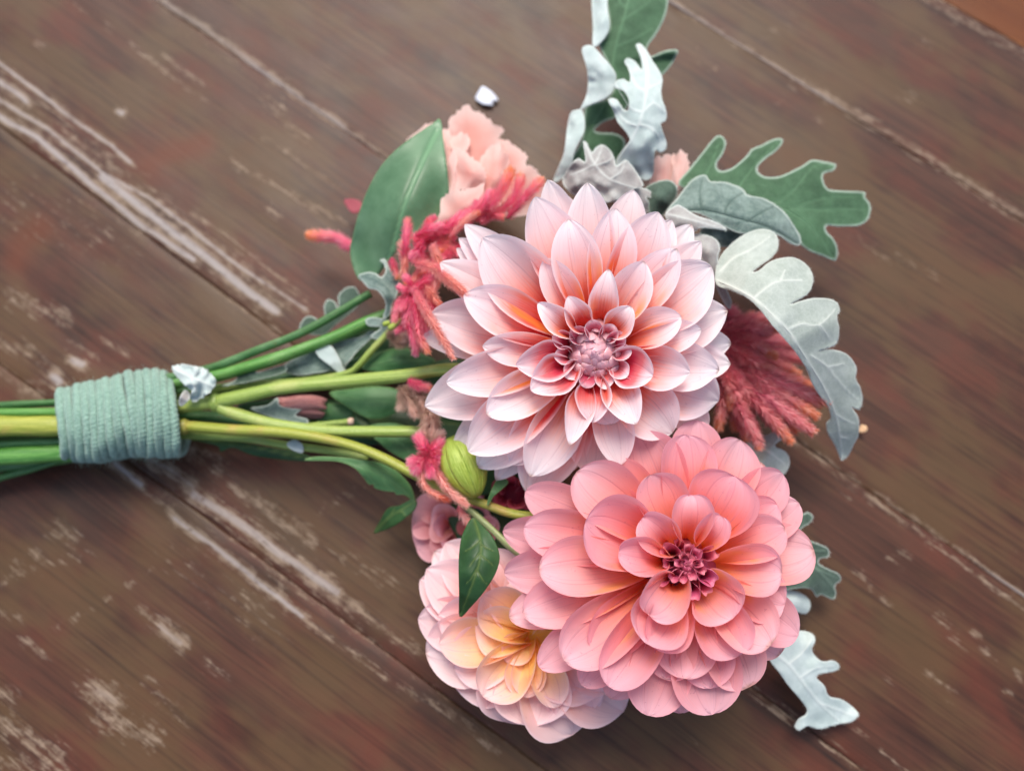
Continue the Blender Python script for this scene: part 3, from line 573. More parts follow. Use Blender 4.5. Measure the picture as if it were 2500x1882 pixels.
# ---- 1: blush white dahlia
H1 = [-.03, -.02, .01, .03, .0, -.08, -.24, -.38, -.5]
d1 = Dahlia(Z1, (925, 938), .088, .0525, (0.05, -0.05, 0), 'large white and blush dahlia with coral heart and pointed petals', H1)
pw = M['petal_white']
D1 = [(690, 85, 225, 6.2), (880, 95, 235, 5.4), (1110, 130, 235, 6.2), (1235, 238, 260, 5.2), (1305, 275, 210, 6.4), (1438, 388, 210, 6.2), (1505, 508, 300, 5.2), (1562, 730, 270, 6.0), (1590, 890, 220, 6.8), (1588, 990, 220, 6.6),
      (1528, 1022, 240, 5.4), (1538, 1180, 300, 6.1), (1305, 1338, 280, 5.3), (905, 1535, 250, 6.2), (600, 1545, 250, 5.2), (585, 1622, 300, 6.5), (340, 1500, 270, 6.1), (292, 1425, 280, 5.3), (212, 1402, 210, 6.5), (88, 1200, 300, 6.1),
      (188, 1082, 225, 5.0), (103, 745, 285, 6.1), (268, 650, 240, 5.0), (153, 490, 230, 6.3), (362, 368, 325, 5.2), (273, 300, 190, 6.5), (245, 372, 160, 7.0), (235, 420, 150, 7.2), (60, 860, 190, 7.2), (620, 172, 265, 5.3),
      (785, 272, 225, 4.3), (1022, 218, 225, 4.8), (1322, 424, 215, 4.8), (1162, 483, 190, 4.0), (668, 468, 165, 3.9), (1348, 758, 180, 4.2), (1442, 818, 165, 4.7), (1388, 1032, 205, 4.2), (1045, 1497, 190, 4.6), (360, 905, 165, 4.2), (382, 1242, 215, 4.4),
      (1000, 1290, 200, 5.0), (500, 1480, 240, 5.8), (1450, 640, 230, 5.8), (760, 150, 200, 6.8), (1180, 1300, 220, 5.8), (430, 1560, 200, 6.8), (1480, 1290, 220, 6.8), (1400, 300, 200, 7.0), (720, 1560, 220, 6.8)]
for k, (x, y, wd, L) in enumerate(D1): d1.petal((x, y), wd * 1.06, L, pw, seed=k, a=1.85, b=.74, u0=.54)
for k, (x, y, wd, L) in enumerate([(987, 522, 115, 3.3), (1203, 1048, 165, 3.2), (1118, 1288, 150, 3.6), (905, 1283, 140, 3.1), (795, 1388, 115, 3.6), (602, 1122, 160, 3.1), (528, 996, 160, 3.1)]):
    d1.petal((x, y), wd * 1.08, L, M['petal_white_roll'], seed=k, roll=335, tipA=105, a=1.8, b=.75, u0=.5, rb=.19, hb=-.24, calla=(.18, .66), ctlr=.22, arch=.05, nv=18, ht=.07)
for k, (x, y, wd, L) in enumerate([(633, 688, 125, 2.6), (785, 660, 125, 2.5), (1095, 708, 135, 2.6)]):
    d1.petal((x, y), wd * 1.08, L, M['petal_white_roll'], seed=k, roll=335, tipA=120, a=1.8, b=.75, u0=.5, rb=.19, hb=-.22, calla=(.20, .70), ctlr=.22, arch=.05, nv=18, ht=.09)
pin = M['petal_white_in']
for k, (x, y, wd, L) in enumerate([(706, 858, 110, 2.0), (800, 815, 110, 1.9), (1012, 796, 110, 2.0), (1066, 842, 105, 2.0), (774, 1060, 115, 2.0), (972, 1116, 110, 2.0), (1080, 1052, 115, 2.0), (1100, 935, 100, 2.0), (868, 1112, 100, 2.0), (905, 770, 105, 2.0), (715, 955, 105, 2.0)]):
    rr_ = math.hypot(x - 925, y - 938) / 770
    d1.petal((925 + (x - 925) * 1.0, 938 + (y - 938) * 1.0), wd * 1.0, L, pin, seed=k, roll=335, tipA=95, nu=14, nv=16, a=1.8, b=.75, rb=max(rr_ - .10, .10), hb=-.2, ht=.04, u0=.5, calla=(.30, .88), ctlr=.3, arch=.01)
for k in range(30):     # furled inner petals leaning over the middle, their backs showing
    rt_ = -26 + 4.6 * k; rb_ = 66 + 4.3 * k; a = k * 2.39996 + .4; ca, sa = math.cos(a), math.sin(a)
    d1.petal((925 + rt_ * ca + .01, 938 + rt_ * sa), 66 + k * 1.8, .4, pin, seed=k, base_px=(925 + rb_ * ca, 938 + rb_ * sa), flip=True, roll=120, tipA=110, nu=12, nv=10, a=1.5, b=.75, u0=.5, hb=-.08 - .002 * k, ht=.055 - .0018 * k, arch=.05, kexp=1.0)
d1.core(.30, pin)

# ---- 2: coral dahlia
H2 = [-.04, .0, .03, .05, .02, -.08, -.26, -.40, -.5]
d2 = Dahlia(Z2, (1135, 800), .082, .0525, (0.13, 0.0, 0), 'coral pink dahlia with rounded cupped petals and magenta heart', H2)
pc = M['petal_coral']
D2 = [(1170, 22, 280, 6.4), (1105, 103, 305, 5.3), (1398, 128, 290, 5.7), (1510, 270, 220, 6.4), (1622, 310, 250, 5.7), (1712, 480, 240, 6.3), (1782, 740, 320, 6.1), (1375, 322, 340, 4.7), (905, 318, 240, 4.1), (855, 112, 350, 6.0), (515, 300, 320, 5.2),
      (235, 410, 250, 6.6), (233, 600, 270, 5.5), (113, 620, 250, 6.5), (118, 850, 265, 6.1), (312, 840, 290, 5.0), (560, 570, 350, 4.2), (1636, 852, 245, 4.3), (1372, 1102, 250, 3.8), (1398, 1302, 270, 4.7), (955, 1275, 230, 4.2), (1545, 1230, 300, 5.1), (1710, 1190, 260, 6.2),
      (1440, 1466, 320, 6.0), (1250, 1612, 350, 6.1), (895, 1605, 330, 6.1), (1110, 1396, 300, 5.5), (688, 1455, 270, 5.1), (447, 1320, 300, 5.1), (230, 1075, 265, 5.6), (310, 1342, 240, 6.1), (155, 1090, 240, 6.6), (545, 1455, 230, 6.1), (700, 1530, 240, 6.6), (1075, 1615, 240, 6.9),
      (1640, 605, 220, 4.7), (860, 1222, 270, 3.9), (1000, 1420, 260, 5.8), (330, 700, 240, 6.0), (690, 260, 280, 6.0), (1640, 1020, 270, 5.6), (1600, 480, 220, 5.4), (1240, 1460, 280, 5.8), (600, 1250, 260, 5.5), (1620, 1290, 230, 6.8), (640, 420, 240, 5.6)]
for k, (x, y, wd, L) in enumerate(D2):
    d2.petal((x, y), wd * 1.06, L, pc, seed=k, a=2.3, b=.60, u0=.60, curl=.14, tipA=np.interp(L, [3, 4, 5, 6, 7], [150, 120, 98, 76, 60]))
for k, (x, y, wd, L) in enumerate([(870, 548, 215, 3.0), (1150, 418, 205, 3.1), (1300, 545, 160, 3.2), (742, 735, 205, 2.9), (900, 1082, 250, 3.0)]):
    d2.petal((x, y), wd, L, pc, seed=k, a=2.4, b=.5, u0=.55, roll=335, tipA=140, rb=.17, hb=-.22, calla=(.16, .75), ctlr=.22, arch=.06, ht=.09, nv=20)
pci = M['petal_coral_in']
for k, (x, y, wd, L) in enumerate([(985, 715, 130, 2.4), (1058, 665, 70, 2.0), (1175, 715, 85, 1.9), (1280, 735, 110, 2.2), (1268, 890, 120, 2.3), (1165, 990, 95, 2.2), (1025, 885, 85, 2.0), (1085, 745, 62, 1.6), (1200, 792, 62, 1.5), (1080, 900, 70, 1.7), (1155, 888, 70, 1.6), (1050, 800, 60, 1.5), (1215, 850, 66, 1.7), (1120, 690, 66, 1.9),
                                (955, 900, 90, 2.3), (985, 800, 80, 2.1), (1235, 965, 85, 2.2)]):
    rr_ = math.hypot(x - 1135, y - 800) / 830
    d2.petal((x, y), wd * 1.05, L, pci, seed=k, a=2.6, b=.4, u0=.6, roll=340, tipA=190, nu=14, nv=18, rb=max(rr_ - .07, .04), hb=-.2, ht=.03, calla=(.35, 1.0), ctlr=.3, arch=.02)
for k in range(22):
    rt_ = -18 + 4.2 * k; rb_ = 50 + 3.6 * k; a = k * 2.39996 + 1; ca, sa = math.cos(a), math.sin(a)
    d2.petal((1135 + rt_ * ca + .01, 800 + rt_ * sa), 44 + k * 1.3, .5, pci, seed=k, base_px=(1135 + rb_ * ca, 800 + rb_ * sa), flip=True, roll=150, tipA=170, nu=10, nv=12, a=2.2, b=.5, u0=.55, hb=-.10 - .002 * k, ht=.02 - .002 * k, arch=.05)
d2.core(.30, M['petal_coral_in'])

# ---- 3: peach dahlia, lower, half hidden
H3 = [-.05, .0, .02, .03, .02, -.05, -.18, -.30, -.4]
d3 = Dahlia(Z3, (690, 1095), .046, .050, (0.02, -0.10, 0), 'pale pink dahlia with peach and yellow heart half hidden under the coral dahlia', H3)
pp = M['petal_peach']
D3 = [(98, 990, 220, 6.0), (102, 790, 210, 6.4), (198, 975, 220, 5.2), (138, 735, 230, 5.6), (205, 1130, 220, 4.7), (392, 1010, 240, 3.4), (428, 870, 240, 3.9), (130, 1175, 280, 6.1), (290, 1345, 290, 6.4), (270, 1255, 230, 5.1), (428, 1395, 250, 4.2), (615, 1408, 170, 3.5), (660, 1412, 160, 3.6),
      (825, 1465, 170, 3.9), (555, 1550, 310, 6.1), (700, 1548, 290, 5.6), (915, 1612, 330, 6.4), (1175, 1485, 280, 6.4), (1010, 1480, 230, 6.0), (930, 1405, 200, 5.1), (570, 800, 220, 5.0), (232, 600, 230, 6.1), (168, 640, 190, 6.5), (440, 640, 240, 5.6), 
      (545, 1215, 150, 3.2), (1060, 1380, 220, 5.4), (580, 650, 220, 5.8), (1180, 1250, 260, 6.2), (700, 700, 240, 5.8), ]
for k, (x, y, wd, L) in enumerate(D3):
    d3.petal((x, y), wd * (1.08 if L < 5 else 1.34), L, M['petal_pale'] if L > 4.9 else pp, seed=k, a=1.9, b=.72, u0=.6, roll=150, tipA=105 if L < 5 else 62, rb=.03 if L < 5 else .12, hb=-.14 if L < 5 else None)
d3.core(.30, M['petal_peach'])

# ---- 4: dusky pink flower mostly hidden behind it, and a maroon one in the gap
d4 = Dahlia(Z3, (330, 500), .026, .036, (-.12, .05, 0), 'dusky pink flower mostly hidden behind the peach hearted dahlia', H3, name='hidden_flower', group=None)
for k, (x, y, wd, L) in enumerate([(62, 430, 240, 5.6), (78, 620, 220, 5.8), (140, 350, 220, 6.0), (240, 690, 240, 5.4), (470, 430, 220, 5.0), (330, 300, 220, 6.0), (200, 560, 200, 5.0), (480, 600, 240, 5.0), (150, 480, 200, 4.6)]):
    d4.petal((x, y), wd, L, M['petal_dusky'], seed=k, a=2.1, b=.6, u0=.6)
d4.core(.3, M['petal_dusky'])
d5 = Dahlia(Z3, (600, 330), .040, .022, (.05, .05, 0), 'dark maroon flower in the gap between white and coral dahlias', H3, name='hidden_flower', group=None)
for k in range(9):
    a = k * .7; d5.petal((600 + 130 * math.cos(a), 335 + 80 * math.sin(a)), 110, 4.5 + k % 2, M['petal_maroon'], seed=k, a=2.1, b=.6)
d5.core(.3, M['petal_maroon'])
# lower back petals of a blush flower peeping between the plume and the white dahlia are petals of the white one (see list)

# ================================================================== STEMS
def stem(name, Z, pts, zs, wpx, mat, label=None, group=None, parent=None, taper=(1, 1), node=None, cat='stem'):
    c = catmull(zl(Z, pts), 8); z = np.interp(np.linspace(0, 1, len(c)), np.linspace(0, 1, len(zs)), zs)
    C = np.array([P(x, y, q) for (x, y), q in zip(c, z)]); sc = Z(1, 0)[0] - Z(0, 0)[0]
    rad = wpx * sc / 2 * np.array([(CP - Vector(p)).length / FPX for p in C]) * np.linspace(taper[0], taper[1], len(C))
    rs = random.Random(len(pts) + int(pts[0][1])); k1, k2 = rs.uniform(0, 6), rs.uniform(0, 6)
    C[:, 2] = np.maximum(C[:, 2], rad * 1.02 + .0003)
    V, F, UV = tube_data(C, rad, 12, wob=lambda t, a: 1 + .05 * math.sin(3 * a + k1) + .035 * math.sin(t * 19 + k2) + .03 * math.sin(5 * a + 9 * t))
    o = mesh_obj(name, V, F, mat, parent, uv=UV)
    if label: tag(o, label, cat, group)
    return o
def joint(Z, p, z, wpx, lpx, ang, mat, parent, name='stem_node'):
    sc = Z(1, 0)[0] - Z(0, 0)[0]; c = np.array(Z(*p)); d = np.array([math.cos(ang), math.sin(ang)]) * lpx * sc / 2
    C = [P(*(c + d * t), z) for t in np.linspace(-1, 1, 9)]; r = wpx * sc / 2 * (CP - C[4]).length / FPX * np.array([.7, .9, 1, 1.04, 1.05, 1.04, 1, .9, .7])
    V, F, UV = tube_data([tuple(q) for q in C], r, 12); return mesh_obj(name, V, F, mat, parent, uv=UV)
s1 = stem('stem', Z7, [(-40, 850), (120, 838), (300, 812), (480, 775), (700, 730), (1100, 690), (1400, 660), (1640, 625), (1800, 640)], [.024, .027, .031, .034, .036, .040, .046, .054, .058], 76, M['stem_light'], parent=d1.root, taper=(.95, 1.0))
joint(Z7, (300, 815), .031, 100, 60, -.1, M['stem_light'], d1.root)
o = stem('side_stem', Z7, [(310, 820), (370, 865), (600, 932), (850, 972), (1150, 985), (1560, 985)], [.031, .031, .033, .034, .036, .038], 64, M['stem_light'], parent=d1.root)
stem('stem', Z7, [(40, 950), (160, 955), (400, 975), (600, 982), (800, 1003), (1000, 1040), (1150, 1085), (1300, 1150), (1450, 1230), (1600, 1305), (1700, 1350), (1850, 1400), (2080, 1470), (2500, 1480)], [.026, .028, .031, .034, .036, .038, .040, .042, .044, .045, .045, .046, .047, .048], 62, M['stem_olive'], parent=d2.root, taper=(1.05, .8))
joint(Z7, (115, 955), .0275, 82, 60, 0, M['stem_olive'], d2.root)
stem('side_stem', Z10, [(640, 760), (850, 930), (1100, 1150), (1390, 1420), (1700, 1640)], [.042, .044, .046, .048, .05], 80, M['stem_grey'], parent=d2.root, taper=(.9, 1))
GS = 'cut stems of the bouquet'
stem('cut_stem', Z7, [(-60, 690), (280, 612), (560, 505), (800, 408), (1050, 270), (1200, 180)], [.026, .028, .031, .032, .033, .034], 46, M['stem_dark'], 'thin dark green stem running up to the big smooth leaf', GS)
stem('cut_stem', Z7, [(-60, 720), (300, 662), (500, 605), (700, 542), (1000, 430), (1200, 340), (1420, 260)], [.024, .027, .030, .031, .032, .033, .034], 68, M['stem_green'], 'thick mid green stem just below the thin dark one above the twine', GS)
stem('cut_stem', Z7, [(60, 1000), (300, 1010), (500, 1025), (700, 1060), (900, 1085), (1190, 1130)], [.018, .02, .022, .024, .026, .026], 46, M['stem_light'], 'pale green stem under the olive one beside the serrated leaf', GS)
thin = stem('cut_stem', Z7, [(60, 790), (400, 720), (800, 690), (1050, 650), (1130, 600), (1200, 520), (1310, 400)], [.018, .022, .026, .03, .032, .034, .036], 40, M['stem_light'], 'thin pale stem forking up into the pink celosia', GS)
short = stem('cut_stem', Z7, [(840, 950), (950, 940), (1085, 925)], [.028, .029, .030], 36, M['stem_light'], 'short cut pale green stem with tan end among the stems', GS)
stem('cut_stem', Z7, [(0, 900), (300, 900), (700, 960), (1200, 1000), (1500, 1050)], [.014, .015, .016, .018, .02], 60, M['stem_dark'], 'dark green stem deep in the shade under the fork', GS)
stem('cut_stem', Z7, [(0, 760), (300, 740), (700, 680), (1200, 560), (1500, 480)], [.014, .015, .016, .018, .02], 60, M['stem_dark'], 'dark green stem deep in the shade above the fork', GS)
# stems left of the twine
for pts, zs, wd, mt, lb in [
    ([(-500, 620), (0, 592), (560, 562), (760, 560)], [.022, .023, .024, .024], 64, 'stem_dark', 'dark green cut stem along the top of the bundle'),
    ([(-500, 660), (0, 662), (540, 656), (760, 650)], [.026, .027, .028, .028], 72, 'stem_green', 'slim light green cut stem next to the yellow one'),
    ([(-500, 800), (0, 795), (560, 792), (800, 790)], [.027, .028, .028, .028], 168, 'stem_olive', 'thick yellow olive cut stem in the middle of the bundle'),
    ([(-500, 980), (0, 958), (580, 932), (800, 915)], [.020, .021, .022, .022], 92, 'stem_dark', 'dark green cut stem under the yellow one'),
    ([(-500, 1100), (0, 1082), (600, 1050), (800, 1020)], [.019, .020, .021, .022], 150, 'stem_green', 'thick bright green cut stem low in the bundle'),
    ([(-500, 1450), (0, 1290), (350, 1190), (650, 1092), (850, 1020)], [.006, .010, .013, .016, .018], 62, 'stem_dark', 'thin dark green cut stem splaying out at the bottom of the bundle'),
    ([(-500, 1210), (0, 1175), (600, 1100), (800, 1050)], [.011, .012, .013, .014], 100, 'stem_dark', 'dark green cut stem beneath the bright green one'),
    ([(-500, 900), (0, 880), (560, 870), (800, 860)], [.010, .011, .012, .013], 120, 'stem_dark', 'dark green cut stem lowest in the bundle on the table'),
    ([(-500, 700), (0, 690), (560, 680), (800, 670)], [.012, .013, .014, .015], 120, 'stem_green', 'green cut stem buried under the slim light one')]:
    stem('cut_stem', Z8, pts, zs, wd, M[mt], lb, 'cut stem ends left of the twine')

# ================================================================== TWINE
ty = [(590, 770, 318), (750, 765, 345), (900, 752, 372), (1100, 705, 362), (1300, 668, 385), (1500, 662, 408), (1690, 690, 372)]
tx = [t[0] for t in ty]
tw = None
c0 = P(*Z8(1150, 710), 0.0)
twine = empty('twine_wrap', (c0.x, c0.y, 0.004), 'sage green yarn wound round the stems', 'twine')
NC = 15; rng = random.Random(3); fuzzV, fuzzF = [], []
for k in range(NC):
    x = 610 + (1672 - 610) * k / (NC - 1); cy = np.interp(x, tx, [t[1] for t in ty]); hh = np.interp(x, tx, [t[2] for t in ty])
    zc = 0.0205; slant = 42 + rng.uniform(-24, 24); C = []; npt = 240
    px0 = Z8(x, cy); mpp = (CP - P(*px0, zc)).length / FPX / 3.95
    rz = hh * mpp * .90 - .0018; w1, w2 = rng.uniform(0, 6), rng.uniform(0, 6); rz = min(rz, zc - .0022)
    for i in range(npt + 1):
        a = 2 * math.pi * i / npt; lump = 1 + .012 * math.sin(3 * a + w1) + .01 * math.sin(5 * a + w2)
        yy = cy - math.cos(a) * (hh - 12) * lump; xx = x - math.cos(a) * slant + 8 * math.sin(2 * a + w1) + 10 * math.sin(a + w2)
        zq = zc + math.sin(a) * rz * lump + .0006 * math.sin(a * 2 + w2); q = P(*Z8(xx, yy), max(zq, zc)); C.append((q.x, q.y, zq))
    C = np.array(C); ply = rng.choice([52, 57, 61, 66])
    V, F, UV = tube_data(C, 38.5 * mpp * rng.uniform(.9, 1.1), 14, cap=False, wob=lambda t, a, w1=w1, ply=ply: 1 + .08 * math.cos(2 * (a - ply * math.pi * t)) + .05 * math.sin(t * 60 + w1))
    mesh_obj('coil', V, F, M['yarn'], twine, uv=UV)
    for _ in range(90):
        i = rng.randrange(0, npt // 2 + 12); p = C[i]; d = np.array([rng.uniform(-.6, .6), rng.uniform(-1, 1), rng.uniform(.0, .7)]); o_ = p - np.array([p[0], C[:, 1].mean(), zc]); o_ /= np.linalg.norm(o_) + 1e-9
        st_ = p + o_ * .0017 + np.array([rng.uniform(-.0015, .0015), 0, 0]); d = d + o_ * rng.uniform(.1, .9); d /= np.linalg.norm(d); L = rng.uniform(.001, .0042)
        b2 = np.array([rng.uniform(-1, 1), rng.uniform(-1, 1), rng.uniform(-.6, .6)]) * L * .35; pts = [st_, st_ + d * L * .5 + b2 * .4, st_ + d * L + b2]
        sv = np.cross(d, o_ + .01); sv /= np.linalg.norm(sv) + 1e-9; sv *= .000026; b0 = len(fuzzV)
        fuzzV += [pts[0] - sv, pts[0] + sv, pts[1] + sv, pts[1] - sv, pts[2]]; fuzzF += [(b0, b0 + 1, b0 + 2, b0 + 3), (b0 + 3, b0 + 2, b0 + 4)]
fz = mesh_obj('loose_fibres', fuzzV, fuzzF, M['fuzz'], twine); fz['kind'] = 'stuff'

# ================================================================== GREEN LEAVES
L1 = Leaf(Z6, [(1055, 155), (1000, 185), (930, 230), (840, 290), (740, 370), (660, 450), (600, 530), (540, 640), (490, 760), (450, 880), (420, 1000), (400, 1090), (410, 1180), (435, 1260), (470, 1320), (540, 1310), (600, 1280), (640, 1230), (700, 1150), (770, 1080), (870, 1030), (980, 980), (1050, 920), (1090, 820), (1115, 680), (1110, 560), (1095, 430), (1075, 290)],
          [(1035, 225), (950, 400), (870, 580), (800, 750), (740, 950), (690, 1130), (600, 1290)], [.052, .060, .062, .062, .058, .050, .042], droop=.016, fold=.12, wave=.0015, wl=90)
leaf('broad_leaf', M['green'], L1, 'big smooth broad green leaf beside the blush ruffled flower', step=6, Z=Z6, ribw=0, relief=-.0009, vw=5, soft=70,
     veins=[])
leaf('green_leaf', M['green_mid'], Leaf(Z7, [(820, 1150), (870, 1130), (1000, 1130), (1150, 1145), (1260, 1165), (1350, 1210), (1420, 1280), (1450, 1340), (1452, 1388), (1400, 1352), (1350, 1350), (1340, 1335), (1290, 1330), (1225, 1312), (1215, 1290), (1190, 1290), (1150, 1240), (1100, 1190), (1000, 1155)],
     [(830, 1148), (1000, 1145), (1200, 1205), (1350, 1290), (1448, 1385)], [.034, .036, .036, .032, .026], droop=.005, fold=.1, wave=.001), 'serrated mid green leaf below the olive stem', Z=Z7, ribw=.0003, relief=-.0003,
     veins=[[(1100, 1170), (1180, 1170), (1260, 1190)], [(1200, 1205), (1290, 1215), (1360, 1250)], [(1150, 1190), (1190, 1240), (1230, 1290)], [(1270, 1245), (1290, 1290), (1330, 1325)]], step=4)
leaf('green_leaf', M['green_dark'], Leaf(Z7, [(1220, 1572), (1250, 1510), (1300, 1430), (1370, 1412), (1440, 1375), (1470, 1390), (1460, 1430), (1420, 1470), (1340, 1530), (1270, 1560)], [(1222, 1570), (1310, 1480), (1400, 1425), (1465, 1385)], [.012, .022, .028, .030], fold=.45, wave=.001),
     'small curled dark green leaf tip with yellow edge on the table', Z=Z7, ribw=.0003, step=4, veins=[[(1310, 1480), (1330, 1450), (1340, 1425)], [(1360, 1450), (1390, 1450), (1400, 1480)]])
leaf('green_leaf', M['green_dark'], Leaf(Z3, [(375, 462), (330, 530), (310, 600), (302, 700), (304, 850), (308, 982), (360, 940), (430, 860), (490, 770), (518, 690), (512, 630), (480, 560), (430, 505)], [(382, 465), (412, 560), (420, 640), (400, 740), (360, 850), (312, 975)], [.062, .068, .071, .071, .067, .058], droop=.006, fold=.22, wave=.0008),
     'pointed dark green leaf lying over the peach hearted dahlia', Z=Z3, ribw=.00045, relief=-.0005, step=4,
     veins=[[(415, 580), (370, 620), (330, 640)], [(420, 640), (380, 690), (350, 730)], [(405, 720), (370, 780), (340, 810)], [(418, 600), (450, 620), (490, 640)], [(418, 660), (460, 690), (490, 720)], [(400, 740), (430, 790), (450, 810)]])
for out, rib, zs, lb, mt in [
    ([(1150, 620), (1200, 560), (1300, 510), (1400, 500), (1500, 530), (1580, 580), (1450, 625), (1300, 640)], [(1150, 620), (1350, 570), (1570, 580)], [.028, .033, .032], 'shaded mid green leaf just above the pale stem of the white dahlia', 'green_mid'),
    ([(960, 760), (1080, 735), (1250, 720), (1380, 750), (1400, 820), (1320, 890), (1200, 910), (1080, 850)], [(960, 760), (1150, 800), (1390, 800)], [.024, .029, .028], 'shaded leaf inside the fork of the pale stem', 'green_mid'),
    ([(1120, 860), (1220, 950), (1300, 1010), (1180, 1010), (1090, 960)], [(1110, 870), (1180, 950), (1290, 1005)], [.022, .023, .02], 'small dark leaf crossing the lower pale stem', 'green_dark'),
    ([(1180, 960), (1350, 935), (1480, 1000), (1500, 1110), (1440, 1160), (1300, 1090)], [(1190, 970), (1330, 1020), (1470, 1130)], [.026, .029, .028], 'green leaf between the lower pale stem and the olive stem', 'green_mid'),
    ([(880, 860), (950, 820), (1080, 830), (1100, 900), (1000, 940), (900, 930)], [(890, 900), (990, 870), (1090, 880)], [.018, .02, .019], 'small shaded leaf beside the dried pink bud', 'green_mid'),
    ([(90, 1015), (300, 1022), (450, 1045), (650, 1080), (800, 1105), (870, 1152), (700, 1148), (520, 1122), (400, 1075), (330, 1100), (300, 1062)], [(100, 1025), (450, 1065), (860, 1145)], [.012, .016, .018], 'long narrow dark green leaf along the underside of the stems', 'green_dark'),
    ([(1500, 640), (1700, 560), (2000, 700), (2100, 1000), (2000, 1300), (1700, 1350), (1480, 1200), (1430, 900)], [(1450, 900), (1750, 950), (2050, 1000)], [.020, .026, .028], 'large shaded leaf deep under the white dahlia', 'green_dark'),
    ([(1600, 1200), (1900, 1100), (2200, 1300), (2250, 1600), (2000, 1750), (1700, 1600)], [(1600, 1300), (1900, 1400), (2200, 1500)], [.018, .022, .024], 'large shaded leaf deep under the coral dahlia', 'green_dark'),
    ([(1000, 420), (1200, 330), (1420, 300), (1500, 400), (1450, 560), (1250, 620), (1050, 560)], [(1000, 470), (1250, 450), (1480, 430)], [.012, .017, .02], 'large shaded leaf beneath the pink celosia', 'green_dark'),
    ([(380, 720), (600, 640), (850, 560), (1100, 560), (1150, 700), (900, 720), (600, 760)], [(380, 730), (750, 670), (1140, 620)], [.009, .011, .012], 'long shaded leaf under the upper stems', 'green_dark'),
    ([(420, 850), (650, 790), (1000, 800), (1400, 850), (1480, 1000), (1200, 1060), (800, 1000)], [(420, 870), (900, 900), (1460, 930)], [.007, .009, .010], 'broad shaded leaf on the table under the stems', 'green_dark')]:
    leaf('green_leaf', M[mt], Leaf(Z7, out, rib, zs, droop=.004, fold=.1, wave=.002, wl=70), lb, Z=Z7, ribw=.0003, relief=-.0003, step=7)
leaf('green_leaf', M['green_mid'], Leaf(Z10, [(1180, 580), (1140, 650), (1090, 760), (1055, 880), (1080, 885), (1130, 800), (1220, 720), (1300, 640), (1260, 590)], [(1170, 600), (1110, 720), (1065, 880)], [.050, .052, .050], wave=.001), 'narrow green leaf edge between green bud and coral dahlia', Z=Z10, step=4)

# ================================================================== DUSTY MILLER
DG = 'felted silver leaves of the bouquet'
tall = empty('silver_leaf', P(*Z4(150, 1180), .03), 'tall upright felted leaf with green face and curled white edges', 'leaf', DG)
T1 = Leaf(Z4, [(330, 300), (372, 240), (395, 180), (388, 90), (372, 0), (365, -90), (450, -170), (600, -190), (730, -140), (778, -40), (775, 60), (745, 150), (700, 230), (645, 310), (650, 370), (690, 365), (760, 335), (835, 328), (842, 355), (800, 430), (740, 495), (690, 500), (640, 600), (560, 640), (500, 720), (430, 775), (360, 800), (300, 850), (330, 870), (420, 875), (480, 900), (500, 960), (450, 1060), (330, 1160), (130, 1180), (150, 1040), (200, 950), (228, 860), (232, 760), (250, 690), (380, 650), (440, 540), (400, 440)],
          [(560, -180), (510, 60), (450, 260), (420, 420), (460, 560), (320, 760), (240, 960), (160, 1170)], [.050, .055, .056, .054, .050, .045, .042, .040], droop=.006, fold=-.08, wave=.002, wl=70)
leaf('blade', M['dusty_green'], T1, parent=tall, step=5, Z=Z4, ribw=.0004, relief=.0003, veins=[[(490, 130), (600, 60), (700, -20)], [(440, 310), (560, 260), (680, 190)], [(505, 60), (440, -20), (420, -90)]], vw=2.0, down=500)
for out, rib, zs in [([(285, -60), (375, -60), (385, 60), (398, 180), (350, 270), (290, 306), (288, 180)], [(370, -60), (390, 120), (320, 300)], [.056, .060, .058]),
                     ([(215, 325), (268, 297), (310, 325), (360, 380), (410, 440), (442, 500), (425, 590), (370, 650), (280, 685), (240, 705), (205, 722), (240, 640), (256, 560), (248, 450)], [(270, 310), (400, 450), (400, 600), (225, 710)], [.058, .061, .058, .052]),
                     ([(140, 745), (180, 722), (215, 722), (235, 790), (232, 860), (200, 930), (165, 1010), (140, 1120), (60, 1190), (30, 1180), (90, 1030), (105, 960), (118, 850)], [(210, 725), (225, 850), (150, 1000), (60, 1180)], [.052, .055, .052, .044])]:
    leaf('folded_lobe', M['dusty_pale'], Leaf(Z4, out, rib, zs, droop=.006, wave=.003, wl=28), parent=tall, Z=Z4, step=4, thick=.0003)
T2 = Leaf(Z4, [(570, 300), (600, 290), (640, 330), (680, 400), (720, 460), (745, 520), (735, 600), (745, 660), (770, 730), (765, 790), (735, 810), (745, 860), (770, 930), (765, 980), (730, 1000), (700, 985), (690, 1030), (685, 1130), (650, 1180), (560, 1160), (440, 1080), (480, 990), (530, 920), (500, 860), (450, 800), (420, 720), (390, 665), (410, 645), (450, 660), (490, 720), (520, 720), (525, 660), (490, 600), (425, 575), (445, 530), (490, 520), (530, 540), (525, 460), (495, 410), (515, 385), (560, 400), (600, 450), (612, 458), (605, 400), (590, 350)],
          [(590, 300), (640, 440), (640, 600), (610, 760), (560, 880), (450, 1070)], [.060, .066, .070, .070, .066, .058], droop=.009, fold=.15, wave=.0035, wl=34)
leaf('silver_leaf', M['dusty_pale'], T2, 'frosty white lobed leaf standing in front of the tall one', 'leaf', DG, Z=Z4, step=4, ribw=.0006, relief=.0004, vw=3,
     veins=[[(640, 600), (570, 560), (510, 430)], [(615, 740), (520, 700), (440, 560)], [(580, 830), (490, 790), (405, 660)], [(640, 580), (700, 560), (740, 540)], [(615, 740), (690, 680), (755, 740)], [(590, 820), (680, 850), (750, 960)]], down=700)
